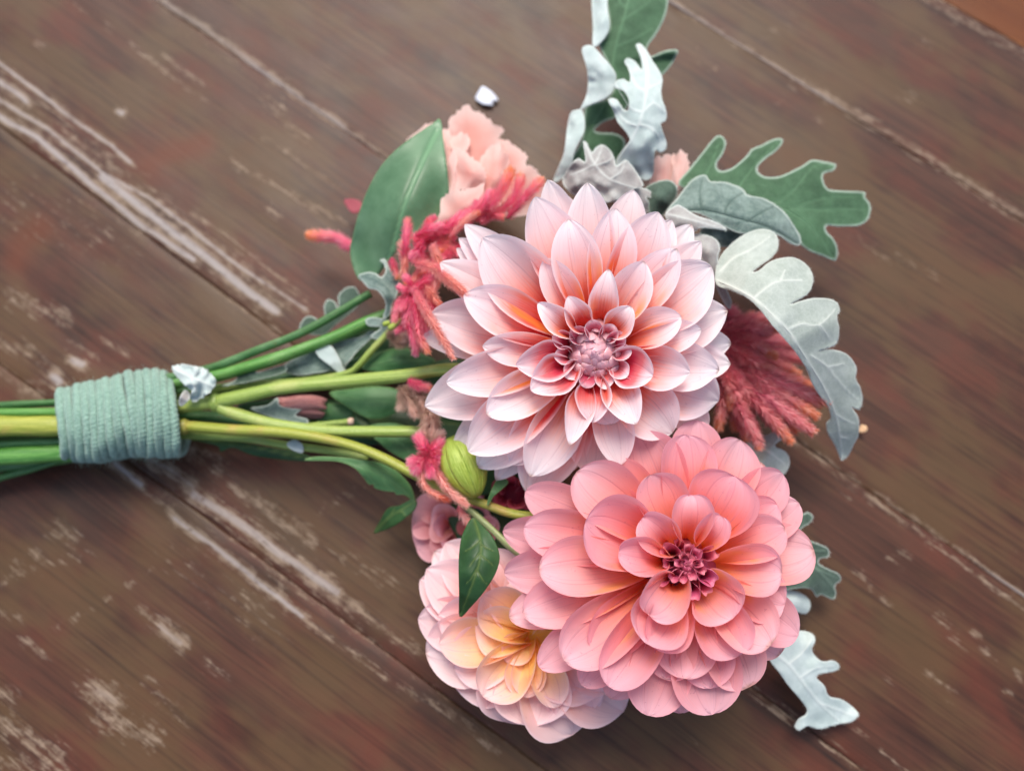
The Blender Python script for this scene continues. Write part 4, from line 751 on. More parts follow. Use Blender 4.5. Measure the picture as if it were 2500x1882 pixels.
leaf('silver_leaf', M['dusty_mauve'], Leaf(Z4, [(225, 940), (245, 935), (280, 1000), (310, 970), (350, 950), (400, 985), (430, 1040), (445, 1090), (500, 1050), (540, 1080), (600, 1170), (615, 1222), (560, 1240), (480, 1300), (350, 1330), (240, 1300), (150, 1270), (90, 1190), (130, 1100), (190, 1040), (240, 1060)],
     [(240, 950), (300, 1080), (400, 1180), (560, 1235)], [.064, .069, .070, .066], droop=.008, wave=.007, wl=24), 'crumpled whitish leaf tucked behind the top of the white dahlia', 'leaf', DG, Z=Z4, step=3.5, ribw=.0004, relief=.0006,
     veins=[[(300, 1080), (330, 1020), (350, 960)], [(300, 1090), (390, 1060), (420, 1020)], [(400, 1180), (470, 1130), (500, 1060)], [(300, 1080), (220, 1120), (140, 1150)]], down=400)
leaf('silver_leaf', M['dusty_mauve'], Leaf(Z4, [(350, 1240), (480, 1205), (560, 1225), (640, 1240), (695, 1280), (690, 1302), (640, 1292), (660, 1350), (640, 1400), (560, 1420), (450, 1350)], [(360, 1250), (520, 1280), (690, 1295)], [.063, .064, .060], droop=.006, wave=.004, wl=26),
     'thin greyish curled leaf edge above the blush petals', 'leaf', DG, Z=Z4, step=4, down=150)
R1 = Leaf(Z4, [(850, 1210), (920, 1110), (1000, 1010), (1080, 910), (1120, 890), (1150, 910), (1160, 950), (1140, 1010), (1100, 1070), (1110, 1115), (1160, 1120), (1220, 1090), (1300, 1020), (1330, 980), (1400, 950), (1470, 915), (1525, 910), (1530, 940), (1490, 990), (1420, 1040), (1370, 1090), (1370, 1130), (1420, 1160), (1500, 1160), (1580, 1130), (1660, 1090), (1725, 1050), (1800, 1060), (1870, 1075), (1880, 1095), (1860, 1120), (1800, 1140), (1800, 1190), (1830, 1240), (1900, 1250), (2065, 1260), (2070, 1290), (2105, 1340), (2105, 1400), (2080, 1450), (2020, 1480), (1900, 1485), (1820, 1480), (1820, 1520), (1860, 1560), (1890, 1620), (1890, 1680), (1870, 1708), (1800, 1680), (1700, 1640), (1600, 1560), (1400, 1400), (1200, 1300), (1000, 1260)],
          [(860, 1230), (1100, 1290), (1300, 1330), (1500, 1355), (1700, 1365), (2080, 1375)], [.056, .058, .058, .056, .052, .044], droop=.012, fold=.12, wave=.002, wl=80)
leaf('silver_leaf', M['dusty_green'], R1, 'green felted leaf with finger lobes and pale rim pointing outward', 'leaf', DG, Z=Z4, step=5, ribw=.0004, relief=-.0004, vw=2.4,
     veins=[[(960, 1250), (1060, 1080), (1120, 920)], [(1200, 1310), (1320, 1120), (1500, 930)], [(1450, 1350), (1600, 1250), (1740, 1090), (1850, 1090)], [(1600, 1360), (1800, 1300), (2050, 1280)], [(1550, 1360), (1720, 1480), (1860, 1690)]], down=900)
leaf('silver_leaf', M['dusty_grey'], Leaf(Z4, [(770, 1400), (850, 1290), (920, 1200), (980, 1155), (1030, 1150), (1060, 1190), (1150, 1195), (1230, 1220), (1280, 1250), (1300, 1280), (1400, 1300), (1480, 1340), (1550, 1400), (1600, 1470), (1650, 1560), (1640, 1605), (1580, 1595), (1500, 1540), (1400, 1530), (1250, 1530), (1100, 1460), (950, 1390)],
     [(790, 1400), (1000, 1370), (1250, 1430), (1450, 1490), (1640, 1600)], [.064, .069, .069, .066, .058], droop=.012, wave=.0035, wl=40), 'grey green woolly leaf with scalloped edge on top of the finger lobed one', 'leaf', DG, Z=Z4, step=4, ribw=.0004, relief=-.0007, vw=3,
     veins=[[(1000, 1370), (990, 1260), (1010, 1160)], [(1150, 1400), (1190, 1320), (1280, 1260)], [(1300, 1450), (1400, 1390), (1480, 1350)]], down=700)
leaf('silver_leaf', M['dusty_dark'], Leaf(Z4, [(630, 1240), (700, 1195), (780, 1180), (830, 1210), (842, 1250), (830, 1300), (770, 1380), (720, 1440), (660, 1400), (650, 1310)], [(660, 1400), (720, 1290), (820, 1220)], [.058, .063, .060], droop=.006, wave=.002, wl=40), 'dark grey green rounded leaf lobe beside the blush petals', 'leaf', DG, Z=Z4, step=4, down=200)
leaf('silver_leaf', M['dusty_mauve'], Leaf(Z4, [(760, 1410), (830, 1348), (880, 1358), (960, 1410), (1080, 1450), (1150, 1488), (1160, 1512), (1100, 1502), (1000, 1495), (930, 1530), (880, 1540), (820, 1480)], [(780, 1410), (950, 1450), (1155, 1505)], [.070, .073, .069], droop=.006, wave=.003, wl=34), 'pale grey curled leaf edge under the grey green woolly leaf', 'leaf', DG, Z=Z4, step=4, ribw=.0003, down=250)
leaf('silver_leaf', M['dusty_grey'], Leaf(Z4, [(1000, 1500), (1100, 1470), (1160, 1450), (1230, 1480), (1290, 1530), (1290, 1600), (1150, 1620), (1000, 1600)], [(1010, 1540), (1150, 1520), (1290, 1560)], [.060, .062, .058], droop=.004, wave=.002, wl=40), 'small grey green leaf behind the big white scalloped leaf', 'leaf', DG, Z=Z4, step=4, down=150)
leaf('silver_leaf', M['dusty_mauve'], Leaf(Z5, [(150, 200), (230, 180), (320, 188), (380, 220), (398, 270), (385, 330), (400, 400), (440, 520), (470, 600), (450, 640), (400, 560), (330, 420), (250, 300)], [(180, 210), (330, 270), (390, 420), (460, 620)], [.068, .072, .066, .055], droop=.005, wave=.002, wl=40), 'curled pale leaf hugging the right petals of the white dahlia', 'leaf', DG, Z=Z5, step=4, down=250)
R5 = Leaf(Z5, [(375, 490), (372, 400), (400, 320), (450, 260), (520, 200), (600, 160), (670, 150), (730, 170), (756, 220), (750, 280), (710, 330), (640, 378), (598, 416), (640, 404), (700, 355), (770, 330), (850, 325), (920, 360), (965, 420), (970, 480), (945, 540), (890, 580), (832, 614), (900, 592), (980, 575), (1060, 578), (1115, 600), (1136, 650), (1118, 690), (1132, 760), (1125, 830), (1100, 868), (1040, 890), (1012, 898), (1080, 890), (1160, 910), (1210, 950), (1240, 1010), (1233, 1070), (1260, 1120), (1275, 1180), (1270, 1230), (1250, 1260), (1205, 1242), (1240, 1290), (1255, 1340), (1250, 1420), (1220, 1480), (1190, 1540), (1150, 1572), (1130, 1540), (1100, 1470), (1065, 1410), (1054, 1345), (1082, 1310), (1060, 1235), (1005, 1165), (960, 1085), (925, 1000), (870, 915), (800, 830), (720, 740), (640, 640), (560, 570), (470, 530)],
          [(380, 470), (500, 520), (620, 590), (720, 680), (820, 780), (910, 920), (1000, 1060), (1070, 1190), (1120, 1330), (1150, 1550)], [.070, .078, .082, .082, .078, .070, .060, .050, .040, .026], droop=.010, fold=-.05, wave=.002, wl=60)
leaf('silver_leaf', M['dusty_white'], R5, 'big silvery white leaf with scalloped lobes arching over the rust celosia', 'leaf', DG, Z=Z5, step=4.5, ribw=.0006, relief=.0003, vw=3,
     veins=[[(400, 410), (480, 330), (600, 270), (700, 200)], [(600, 580), (700, 500), (770, 470), (900, 465)], [(770, 470), (800, 400)], [(820, 770), (900, 735), (1010, 740), (1110, 640)], [(1010, 740), (1080, 830)], [(960, 930), (1060, 1000), (1140, 1100), (1240, 1200)], [(1060, 1000), (1160, 980)], [(1110, 1290), (1180, 1330), (1230, 1350)], [(1140, 1430), (1190, 1440)]], down=1100)
leaf('silver_leaf', M['dusty_white'], Leaf(Z5, [(560, 1470), (600, 1380), (680, 1420), (780, 1350), (830, 1370), (842, 1400), (800, 1432), (740, 1470), (742, 1492), (800, 1520), (826, 1570), (820, 1620), (790, 1660), (740, 1672), (680, 1660), (600, 1600)], [(580, 1480), (680, 1510), (800, 1600)], [.030, .034, .030], droop=.004, wave=.002, wl=40), 'small cream white lobed leaf between rust celosia and coral dahlia', 'leaf', DG, Z=Z5, step=4, ribw=.0004, down=150)
leaf('silver_leaf', M['dusty_dark'], Leaf(ZD, [(420, 330), (540, 332), (580, 320), (606, 345), (590, 375), (548, 402), (538, 440), (600, 470), (650, 490), (686, 510), (686, 550), (640, 562), (640, 590), (700, 620), (740, 640), (751, 670), (720, 700), (726, 740), (710, 772), (650, 747), (625, 757), (600, 722), (560, 712), (400, 690)], [(420, 450), (550, 560), (660, 650), (730, 740)], [.028, .026, .022, .012], droop=.004, wave=.0025, wl=50), 'grey green jagged leaf peeping out right of the coral dahlia', 'leaf', DG, Z=ZD, step=4, ribw=.0004, vw=2.4, veins=[[(540, 550), (600, 520), (670, 520)], [(600, 600), (680, 640), (740, 665)]], down=300)
leaf('silver_leaf', M['dusty_pale'], Leaf(ZD, [(420, 720), (500, 728), (540, 738), (572, 758), (592, 790), (586, 832), (560, 847), (515, 835), (420, 800)], [(430, 760), (510, 780), (585, 800)], [.018, .017, .012], droop=.003, wave=.001), 'tiny pale leaf lobe below the jagged grey green leaf', 'leaf', DG, Z=ZD, step=4, down=100)
leaf('silver_leaf', M['dusty_pale'], Leaf(ZD, [(380, 1080), (390, 1000), (440, 970), (500, 940), (550, 935), (600, 950), (618, 985), (600, 1030), (620, 1070), (660, 1095), (710, 1090), (740, 1110), (738, 1135), (700, 1150), (640, 1160), (625, 1180), (665, 1220), (690, 1275), (750, 1290), (800, 1320), (842, 1365), (830, 1390), (800, 1410), (760, 1415), (700, 1430), (640, 1445), (580, 1430), (535, 1452), (513, 1430), (530, 1395), (570, 1370), (575, 1340), (540, 1290), (480, 1220), (430, 1150)],
     [(390, 1040), (480, 1110), (560, 1210), (640, 1310), (740, 1400)], [.024, .023, .020, .014, .008], droop=.004, fold=.1, wave=.003, wl=36), 'long pale silver leaf with ragged edge lying on the table below the coral dahlia', 'leaf', DG, Z=ZD, step=4, ribw=.0004, relief=.0004, veins=[[(480, 1110), (550, 1050), (600, 980)], [(540, 1180), (620, 1130), (720, 1120)], [(640, 1310), (720, 1340), (800, 1370)]], down=500)
leaf('silver_leaf', M['dusty_grey'], Leaf(Z6, [(462, 1290), (530, 1262), (590, 1275), (630, 1300), (660, 1250), (640, 1195), (618, 1180), (655, 1170), (690, 1240), (748, 1330), (742, 1420), (705, 1500), (692, 1570), (640, 1595), (660, 1500), (630, 1430), (590, 1390), (540, 1380), (500, 1340)], [(470, 1290), (580, 1320), (680, 1400), (670, 1580)], [.046, .050, .050, .044], droop=.004, fold=.15, wave=.003, wl=30),
     'blue grey felted leaf clasping the base of the big smooth leaf', 'leaf', DG, Z=Z6, step=4, ribw=.0004, down=250)
leaf('silver_leaf', M['dusty_dark'], Leaf(Z6, [(40, 1690), (55, 1612), (100, 1582), (150, 1595), (172, 1640), (215, 1600), (212, 1510), (240, 1462), (290, 1478), (310, 1530), (318, 1500), (318, 1430), (370, 1378), (430, 1370), (462, 1410), (475, 1480), (400, 1560), (300, 1640), (200, 1720)], [(60, 1690), (240, 1600), (460, 1460)], [.022, .026, .028], droop=.003, wave=.001, wl=40), 'dark leaf with three round pale rimmed lobes along the thin dark stem', 'leaf', DG, Z=Z6, step=4, down=250)
leaf('silver_leaf', M['dusty_pale'], Leaf(Z7, [(48, 612), (90, 595), (170, 600), (240, 625), (290, 660), (297, 720), (250, 772), (180, 806), (150, 790), (160, 750), (110, 700), (70, 660)], [(60, 620), (160, 670), (280, 720)], [.036, .041, .038], droop=.006, wave=.008, wl=16, ragged=6, smooth=6), 'crumpled frosty leaf poking out of the twine top', 'leaf', DG, Z=Z7, step=3.5, ribw=.0004, relief=.0005, veins=[[(160, 670), (200, 640), (230, 630)], [(160, 675), (180, 730), (190, 790)]], down=250)
leaf('silver_leaf', M['dusty_mauve'], Leaf(Z8, [(1720, 560), (1750, 480), (1790, 440), (1825, 470), (1830, 520), (1790, 570), (1745, 600)], [(1730, 580), (1780, 520), (1800, 450)], [.036, .039, .036], wave=.002, wl=20), 'small pinkish white leaf scrap at the twine edge', 'leaf', DG, Z=Z8, step=4)
leaf('silver_leaf', M['dusty_grey'], Leaf(Z7, [(700, 600), (760, 560), (860, 510), (900, 500), (960, 470), (1050, 450), (1150, 430), (1200, 400), (1225, 420), (1130, 510), (1072, 580), (1050, 605), (1062, 672), (1000, 632), (900, 642), (800, 657), (712, 642)], [(710, 620), (900, 570), (1060, 500), (1210, 410)], [.022, .026, .028, .030], droop=.004, fold=.2, wave=.004, wl=26),
     'silver grey crumpled leaf between the green stems and the pale stem', 'leaf', DG, Z=Z7, step=4, ribw=.0004, down=250)
leaf('silver_leaf', M['dusty_pale'], Leaf(Z7, [(880, 500), (960, 480), (1010, 540), (1040, 610), (1060, 672), (1010, 640), (950, 590), (900, 550)], [(890, 510), (970, 560), (1055, 665)], [.031, .032, .028], wave=.002, wl=24), 'pointed silver leaf tip hanging over the crumpled grey one', 'leaf', DG, Z=Z7, step=4)
leaf('silver_leaf', M['dusty_grey'], Leaf(Z7, [(505, 850), (600, 830), (660, 788), (672, 830), (740, 850), (802, 850), (762, 890), (832, 910), (822, 942), (740, 925), (640, 905)], [(510, 855), (670, 870), (830, 925)], [.024, .026, .026], wave=.002, wl=30), 'small silver grey star shaped leaf inside the stem fork', 'leaf', DG, Z=Z7, step=4, down=120)
leaf('silver_leaf', M['dusty_dark'], Leaf(Z7, [(340, 720), (420, 680), (430, 600), (480, 575), (525, 600), (540, 640), (620, 620), (700, 600), (700, 640), (560, 680), (470, 700)], [(350, 720), (480, 650), (690, 620)], [.026, .029, .028], wave=.002, wl=40), 'dark felted leaf with pale rim lying on the thick mid green stem', 'leaf', DG, Z=Z7, step=4, down=150)
leaf('silver_leaf', M['dusty_grey'], Leaf(Z7, [(1170, 340), (1200, 320), (1280, 330), (1330, 350), (1300, 420), (1250, 450), (1200, 430), (1260, 380), (1190, 370)], [(1180, 350), (1250, 350), (1290, 410)], [.036, .038, .036], wave=.002, wl=30), 'small grey leaf at the foot of the pink celosia', 'leaf', DG, Z=Z7, step=4)
leaf('silver_leaf', M['dusty_pale'], Leaf(Z7, [(715, 1050), (760, 1030), (805, 1060), (808, 1105), (770, 1100), (730, 1080)], [(720, 1050), (800, 1095)], [.030, .028], wave=.001), 'tiny white leaf scrap under the olive stem', 'leaf', DG, Z=Z7, step=4)

# ================================================================== RUFFLED BLUSH FLOWERS
def ruffled(loc, label, petals):
    r = empty('ruffled_flower', loc, label, 'flower', 'ruffled blush flowers')
    for k, (Z, out, rib, zs, dr, fo) in enumerate(petals):
        leaf('petal', M['blush'], Leaf(Z, out, rib, zs, droop=dr, fold=fo, wave=.0038, wl=48, ragged=8, seed=k, smooth=5), parent=r, Z=Z, step=4, thick=0)
    return r
ruffled(P(*Z6(1200, 800), .03), 'blush pink ruffled flower behind the big smooth green leaf', [
    (Z6, [(1100, 260), (1140, 140), (1190, 90), (1260, 45), (1290, 90), (1370, 110), (1440, 190), (1500, 210), (1510, 250), (1480, 290), (1540, 330), (1500, 460), (1400, 620), (1300, 640), (1200, 560), (1130, 420)], [(1290, 60), (1300, 300), (1300, 620)], [.036, .044, .046], .010, .15),
    (Z6, [(1400, 330), (1480, 290), (1560, 320), (1640, 380), (1690, 430), (1670, 480), (1720, 500), (1800, 570), (1840, 680), (1800, 800), (1600, 860), (1350, 860), (1320, 700), (1345, 480)], [(1600, 360), (1560, 600), (1480, 840)], [.038, .046, .048], .010, .05),
    (Z6, [(1345, 450), (1400, 370), (1480, 320), (1495, 350), (1500, 400), (1540, 400), (1560, 480), (1530, 560), (1480, 700), (1340, 800), (1280, 700), (1320, 560)], [(1480, 340), (1430, 560), (1340, 780)], [.050, .054, .052], .007, .1),
    (Z6, [(1135, 300), (1190, 255), (1245, 262), (1262, 330), (1240, 395), (1180, 400), (1140, 370)], [(1200, 260), (1200, 390)], [.048, .052], .004, .2),
    (Z6, [(1165, 385), (1230, 392), (1290, 430), (1350, 480), (1392, 560), (1372, 630), (1280, 662), (1200, 670), (1165, 650)], [(1200, 395), (1300, 540), (1220, 665)], [.055, .060, .056], .006, -.1),
    (Z6, [(1110, 480), (1150, 365), (1172, 420), (1182, 650), (1130, 700), (1105, 600)], [(1150, 370), (1145, 690)], [.055, .056], .004, .1),
    (Z6, [(1060, 750), (1110, 690), (1200, 665), (1290, 655), (1372, 622), (1345, 720), (1240, 870), (1120, 950), (1040, 950)], [(1350, 640), (1200, 780), (1060, 940)], [.060, .062, .058], .006, .1),
    (Z6, [(1050, 240), (1110, 228), (1142, 300), (1155, 400), (1130, 560), (1080, 520), (1050, 400)], [(1100, 235), (1110, 540)], [.044, .048], .004, 0),
    (Z6, [(815, 315), (850, 270), (930, 205), (1020, 175), (1060, 220), (1040, 360), (920, 420)], [(930, 210), (1000, 400)], [.034, .038], .004, 0)])
ruffled(P(*Z4(780, 1180), .03), 'blush pink petals between the frosty leaf and the finger lobed leaf', [
    (Z4, [(680, 1050), (740, 1025), (825, 1018), (840, 1120), (830, 1240), (760, 1260), (670, 1240)], [(750, 1030), (750, 1250)], [.050, .052], .004, .1),
    (Z4, [(812, 1030), (838, 1010), (870, 978), (912, 1030), (925, 1100), (880, 1220), (810, 1240)], [(868, 985), (860, 1230)], [.052, .054], .004, -.2),
    (Z4, [(1380, 1560), (1300, 1520), (1250, 1560), (1280, 1640), (1360, 1640)], [(1280, 1540), (1340, 1630)], [.036, .038], .003, 0)])

# ================================================================== CELOSIA
def spike(root, Z, pts, zs, wpx, mat, nb=None, bl=None, name='spike', flat=1.0):
    c = catmull(zl(Z, pts), 6); z = np.interp(np.linspace(0, 1, len(c)), np.linspace(0, 1, len(zs)), zs)
    C = np.array([P(x, y, q) for (x, y), q in zip(c, z)]); sc = Z(1, 0)[0] - Z(0, 0)[0]
    wm = wpx * sc * (CP - Vector(C[0])).length / FPX; n = max(8, len(C)); C = resample(C, n)
    tp = np.clip(np.minimum(np.linspace(.75, 1.6, n), np.linspace(6, .35, n)), 0, 1); rad = wm * .15 * tp
    V, F, UV = tube_data(C, rad, 7); UV = [(u, 0.0) for u, v in UV]
    V = [np.array(v) for v in V]; T, A, B = frames(C); Ln = np.linalg.norm(np.diff(C, axis=0), axis=1).sum()
    nb = nb or int(220 + Ln / .001 * 44); bl = bl or wm * .74
    rs = random.Random(int(pts[0][0] * 7 + pts[-1][1]))
    for k in range(nb):
        f = rs.random() ** .85; x = f * (n - 1); i = min(int(x), n - 2); g = x - i; p = C[i] * (1 - g) + C[i + 1] * g
        a = rs.uniform(0, 2 * math.pi); o_ = A[i] * math.cos(a) + B[i] * math.sin(a); r = rad[i] * .8
        d = T[i] * rs.uniform(.7, 1.2) + o_ * rs.uniform(.55, 1.15) + np.array([rs.gauss(0, .12), rs.gauss(0, .12), rs.gauss(0, .12)]); d /= np.linalg.norm(d)
        L = bl * rs.uniform(.6, 1.2) * (1 if f < .8 else 1 - (f - .8) * 2); s0 = p + o_ * r; w_ = np.cross(d, o_); w_ /= np.linalg.norm(w_) + 1e-9; w_ *= wm * rs.uniform(.014, .028)
        b0 = len(V); V += [s0 - w_, s0 + w_, s0 + d * L * .55 + w_ * .8 + o_ * L * .08, s0 + d * L * .55 - w_ * .8 + o_ * L * .08, s0 + d * L]
        F += [(b0, b0 + 1, b0 + 2, b0 + 3), (b0 + 3, b0 + 2, b0 + 4)]; sp = .1 if rs.random() < .45 else rs.uniform(.5, 1.1); UV += [(f, sp * .2), (f, sp * .2), (f, sp * .6), (f, sp * .6), (f, sp)]
    V = np.array(V); V[:, 2] = np.maximum(V[:, 2], .0008)
    return mesh_obj(name, V, F, mat, root, uv=UV)
pinkr = empty('celosia_plume', P(*Z6(820, 1560), .03), 'bright pink feathery celosia tipped orange left of the white dahlia', 'flower', 'feathery celosia')
PK = M['plume_pink']; PE = M['plume_peach']; MG = M['plume_magenta']
for pts, zs, wd, mt in [
    ([(1230, 900), (1400, 800), (1500, 660), (1565, 525)], [.058, .066, .068, .066], 95, PK), ([(1420, 860), (1560, 760), (1620, 650), (1640, 570)], [.060, .066, .068, .066], 85, PK), ([(1540, 870), (1650, 740), (1720, 670), (1785, 600)], [.062, .068, .070, .068], 90, PK),
    ([(1060, 1000), (1200, 900), (1320, 800), (1440, 690)], [.060, .067, .068, .066], 90, MG), ([(880, 1110), (980, 1000), (1120, 930), (1260, 850)], [.060, .068, .070, .068], 110, MG), ([(1120, 1010), (1220, 900), (1330, 830)], [.070, .073, .072], 60, PE), ([(1300, 860), (1380, 760), (1410, 680)], [.066, .07, .068], 60, MG),
    ([(790, 1200), (805, 1060), (818, 885)], [.062, .068, .066], 78, PK), ([(870, 1180), (800, 1120), (780, 1060)], [.060, .064, .062], 80, PE), ([(800, 1120), (795, 1220), (790, 1300)], [.064, .067, .064], 62, PE), ([(700, 1160), (720, 1230), (745, 1300)], [.052, .054, .052], 60, PK),
    ([(860, 1190), (1000, 1230), (1120, 1330), (1230, 1420)], [.070, .078, .084, .086], 72, PE), ([(1000, 1060), (1030, 1150), (1080, 1250)], [.074, .078, .078], 70, PE), ([(930, 1040), (900, 1100), (860, 1150)], [.072, .074, .070], 80, MG), ([(860, 1380), (940, 1330), (1030, 1290)], [.070, .074, .074], 75, MG), ([(870, 1380), (960, 1400), (1030, 1320)], [.068, .072, .072], 70, PK),
    ([(860, 1390), (830, 1330), (800, 1300)], [.070, .072, .070], 60, MG), ([(860, 1390), (800, 1390), (760, 1370)], [.070, .070, .068], 60, MG), ([(880, 1000), (960, 960), (1060, 930)], [.07, .073, .071], 80, MG),
    ([(850, 1400), (780, 1480), (735, 1590)], [.062, .064, .060], 75, PK), ([(870, 1400), (840, 1520), (820, 1640)], [.064, .067, .063], 95, MG), ([(900, 1420), (930, 1560), (960, 1700)], [.066, .070, .066], 100, MG), ([(960, 1400), (1000, 1520), (1020, 1640)], [.066, .072, .070], 85, PK), ([(930, 1330), (990, 1420), (1050, 1500)], [.07, .075, .074], 70, PE)]:
    spike(pinkr, Z6, pts, zs, wd, mt)
for pts, zs, wd, mt in [([(400, 250), (470, 380), (560, 540), (640, 680), (715, 815)], [.072, .080, .086, .088, .086], 84, PE), ([(380, 280), (400, 450), (430, 620), (500, 760)], [.068, .073, .074, .070], 90, PK), ([(330, 260), (250, 360), (220, 500)], [.064, .064, .060], 80, PK), ([(500, 370), (550, 250), (590, 130)], [.070, .074, .074], 80, PE), ([(300, 430), (350, 560), (390, 700), (400, 780)], [.062, .066, .064, .060], 80, MG), ([(430, 320), (480, 430), (520, 520)], [.07, .074, .074], 80, PE), ([(560, 20), (660, 130), (760, 210), (835, 275)], [.078, .084, .088, .088], 80, PE), ([(340, 200), (330, 300), (280, 400)], [.066, .068, .066], 80, MG), ([(520, 180), (450, 210), (380, 240)], [.07, .072, .07], 80, MG), ([(620, 380), (570, 460), (530, 560)], [.064, .068, .066], 80, PK)]:
    spike(pinkr, Z9, pts, zs, wd, mt)
rr = random.Random(5)
for k in range(46):      # short side spikes that fill the tuft
    cx, cy, cz = rr.choice([(860, 1390, .058), (900, 1130, .058), (1000, 1010, .060), (900, 1500, .056), (1350, 840, .058), (960, 1250, .060), (820, 1600, .052), (1080, 1120, .060), (940, 1640, .054)])
    cx += rr.uniform(-60, 60); cy += rr.uniform(-50, 50); a = rr.uniform(0, 6.28); L = rr.uniform(70, 150)
    spike(pinkr, Z6, [(cx, cy), (cx + L * .55 * math.cos(a), cy + L * .55 * math.sin(a)), (cx + L * math.cos(a + .3), cy + L * math.sin(a + .3))], [cz, cz + .006, cz + .006], rr.uniform(55, 80), rr.choice([PK, MG, MG, PE]))
far = empty('celosia_plume', P(*Z6(430, 1090), .01), 'single pink celosia spike sticking out behind the big smooth leaf', 'flower', 'feathery celosia')
spike(far, Z6, [(560, 1110), (400, 1070), (300, 1015), (100, 995)], [.028, .026, .024, .020], 90, PK)
low = empty('celosia_plume', P(*Z10(430, 350), .03), 'pink and peach celosia tuft curling by the green bud', 'flower', 'feathery celosia')
for pts, zs, wd, mt in [([(400, 380), (330, 560), (370, 700), (500, 790), (640, 830)], [.050, .054, .056, .056, .054], 110, PE), ([(430, 380), (520, 560), (620, 720), (830, 900)], [.052, .058, .060, .056], 115, PE), ([(440, 330), (360, 250), (280, 120)], [.054, .058, .056], 150, MG), ([(380, 330), (290, 380), (210, 420)], [.054, .056, .052], 140, MG), ([(380, 300), (460, 250), (540, 170)], [.054, .058, .056], 150, MG), ([(370, 320), (300, 430), (260, 500)], [.054, .056, .052], 140, MG), ([(400, 320), (430, 440), (430, 540)], [.054, .058, .056], 150, MG), ([(420, 320), (480, 350), (540, 330)], [.054, .058, .054], 140, MG), ([(430, 220), (480, 120), (560, 80)], [.056, .058, .056], 100, M['plume_tan']), ([(740, 900), (770, 980), (830, 1070)], [.050, .051, .048], 110, PE)]:
    spike(low, Z10, pts, zs, wd, mt)
tan = empty('celosia_plume', P(*Z9(400, 1250), .03), 'faded tan celosia tuft beside the petals of the white dahlia', 'flower', 'feathery celosia')
for pts, zs, wd in [([(260, 1050), (330, 1150), (400, 1300)], [.042, .046, .046], 110), ([(300, 1050), (420, 1130), (480, 1250)], [.044, .048, .050], 120), ([(450, 1200), (490, 1320), (470, 1470)], [.048, .052, .052], 120), ([(520, 1200), (540, 1330), (560, 1480)], [.048, .054, .054], 120), ([(280, 1090), (280, 1170), (270, 1240)], [.04, .042, .04], 90), ([(160, 640), (240, 600), (330, 660)], [.04, .044, .044], 110), ([(200, 660), (270, 680), (350, 640)], [.04, .044, .044], 100), ([(480, 1300), (520, 1430), (600, 1560)], [.05, .053, .052], 100)]:
    spike(tan, Z9, pts, zs, wd, M['plume_tan'])
spike(tan, Z9, [(340, 1000), (420, 1040), (520, 1070)], [.050, .054, .054], 90, M['plume_pink'])
rust = empty('celosia_plume', P(*Z5(420, 900), .03), 'rust red feathery celosia plume under the arching white leaf', 'flower', 'feathery celosia')
rr = random.Random(12); RU = M['plume_rust']
RT = [(740, 935), (705, 1050), (630, 1240), (780, 1275), (860, 1230), (1050, 1212), (985, 1300), (965, 1395), (830, 1455), (640, 1485), (470, 1252), (560, 1300), (740, 770), (690, 790), (820, 830), (900, 950), (880, 1040), (950, 1110), (930, 1180), (900, 1330), (760, 1380), (700, 1330), (560, 1440), (620, 1400), (600, 700), (700, 690), (480, 680), (720, 1180), (800, 1140), (820, 960), (640, 1120), (530, 1200), (880, 870), (860, 1400), (500, 1380), (1000, 1240), (410, 1330), (390, 1380)]
for k, (x, y) in enumerate(RT):
    bx, by = 380 + rr.uniform(-30, 60), 860 + (y - 1050) * .38 + rr.uniform(-40, 40); top = (k < 14); zt = .036 + (.014 if top else rr.uniform(-.006, .008))
    mx, my = (bx + x) / 2 + rr.uniform(-10, 40), (by + y) / 2 + rr.uniform(-30, 10)
    spike(rust, Z5, [(bx, by), (mx, my), (x, y)], [.040, zt + .006, zt], rr.uniform(66, 92), RU)

# ================================================================== BUDS, SCRAPS
bud = empty('flower_bud', P(*Z10(830, 480), .04), 'glossy yellow green closed bud beside the pink celosia tuft', 'bud', None)
ax0, ax1 = Vector(P(*Z10(650, 130), .054)), Vector(P(*Z10(945, 800), .052)); axd = (ax1 - ax0); Lb = axd.length; axd.normalize(); e1 = Vector((0, 0, 1)).cross(axd).normalized(); e2 = axd.cross(e1)
for k in range(9):
    a0 = k * 2 * math.pi / 9; V = []; F = []; UV = []; nu, nv = 18, 8
    for i in range(nu + 1):
        u = i / nu; rad = .0084 * (math.sin(math.pi * (u * .92 + .06)) ** .62); 
        for j in range(nv + 1):
            v = j / nv; a = a0 + (v - .1) * 2 * math.pi / 9 * 1.25; r = rad * (1 + .05 * math.sin(v * math.pi) + .06 * v + .006 * math.sin(u * 46))
            V.append(ax0 + axd * (u * Lb) + (e1 * math.cos(a) + e2 * math.sin(a)) * r); UV.append((u, v))
    for i in range(nu):
        for j in range(nv): F.append((i * (nv + 1) + j, i * (nv + 1) + j + 1, (i + 1) * (nv + 1) + j + 1, (i + 1) * (nv + 1) + j))
    o = mesh_obj('sepal', [tuple(v) for v in V], F, M['bud_green'], bud, uv=UV); md = o.modifiers.new('thickness', 'SOLIDIFY'); md.thickness = .0004
dry = empty('dried_bud', P(*Z7(800, 840), .02), 'withered dusky pink bud lying inside the stem fork', 'bud', None)
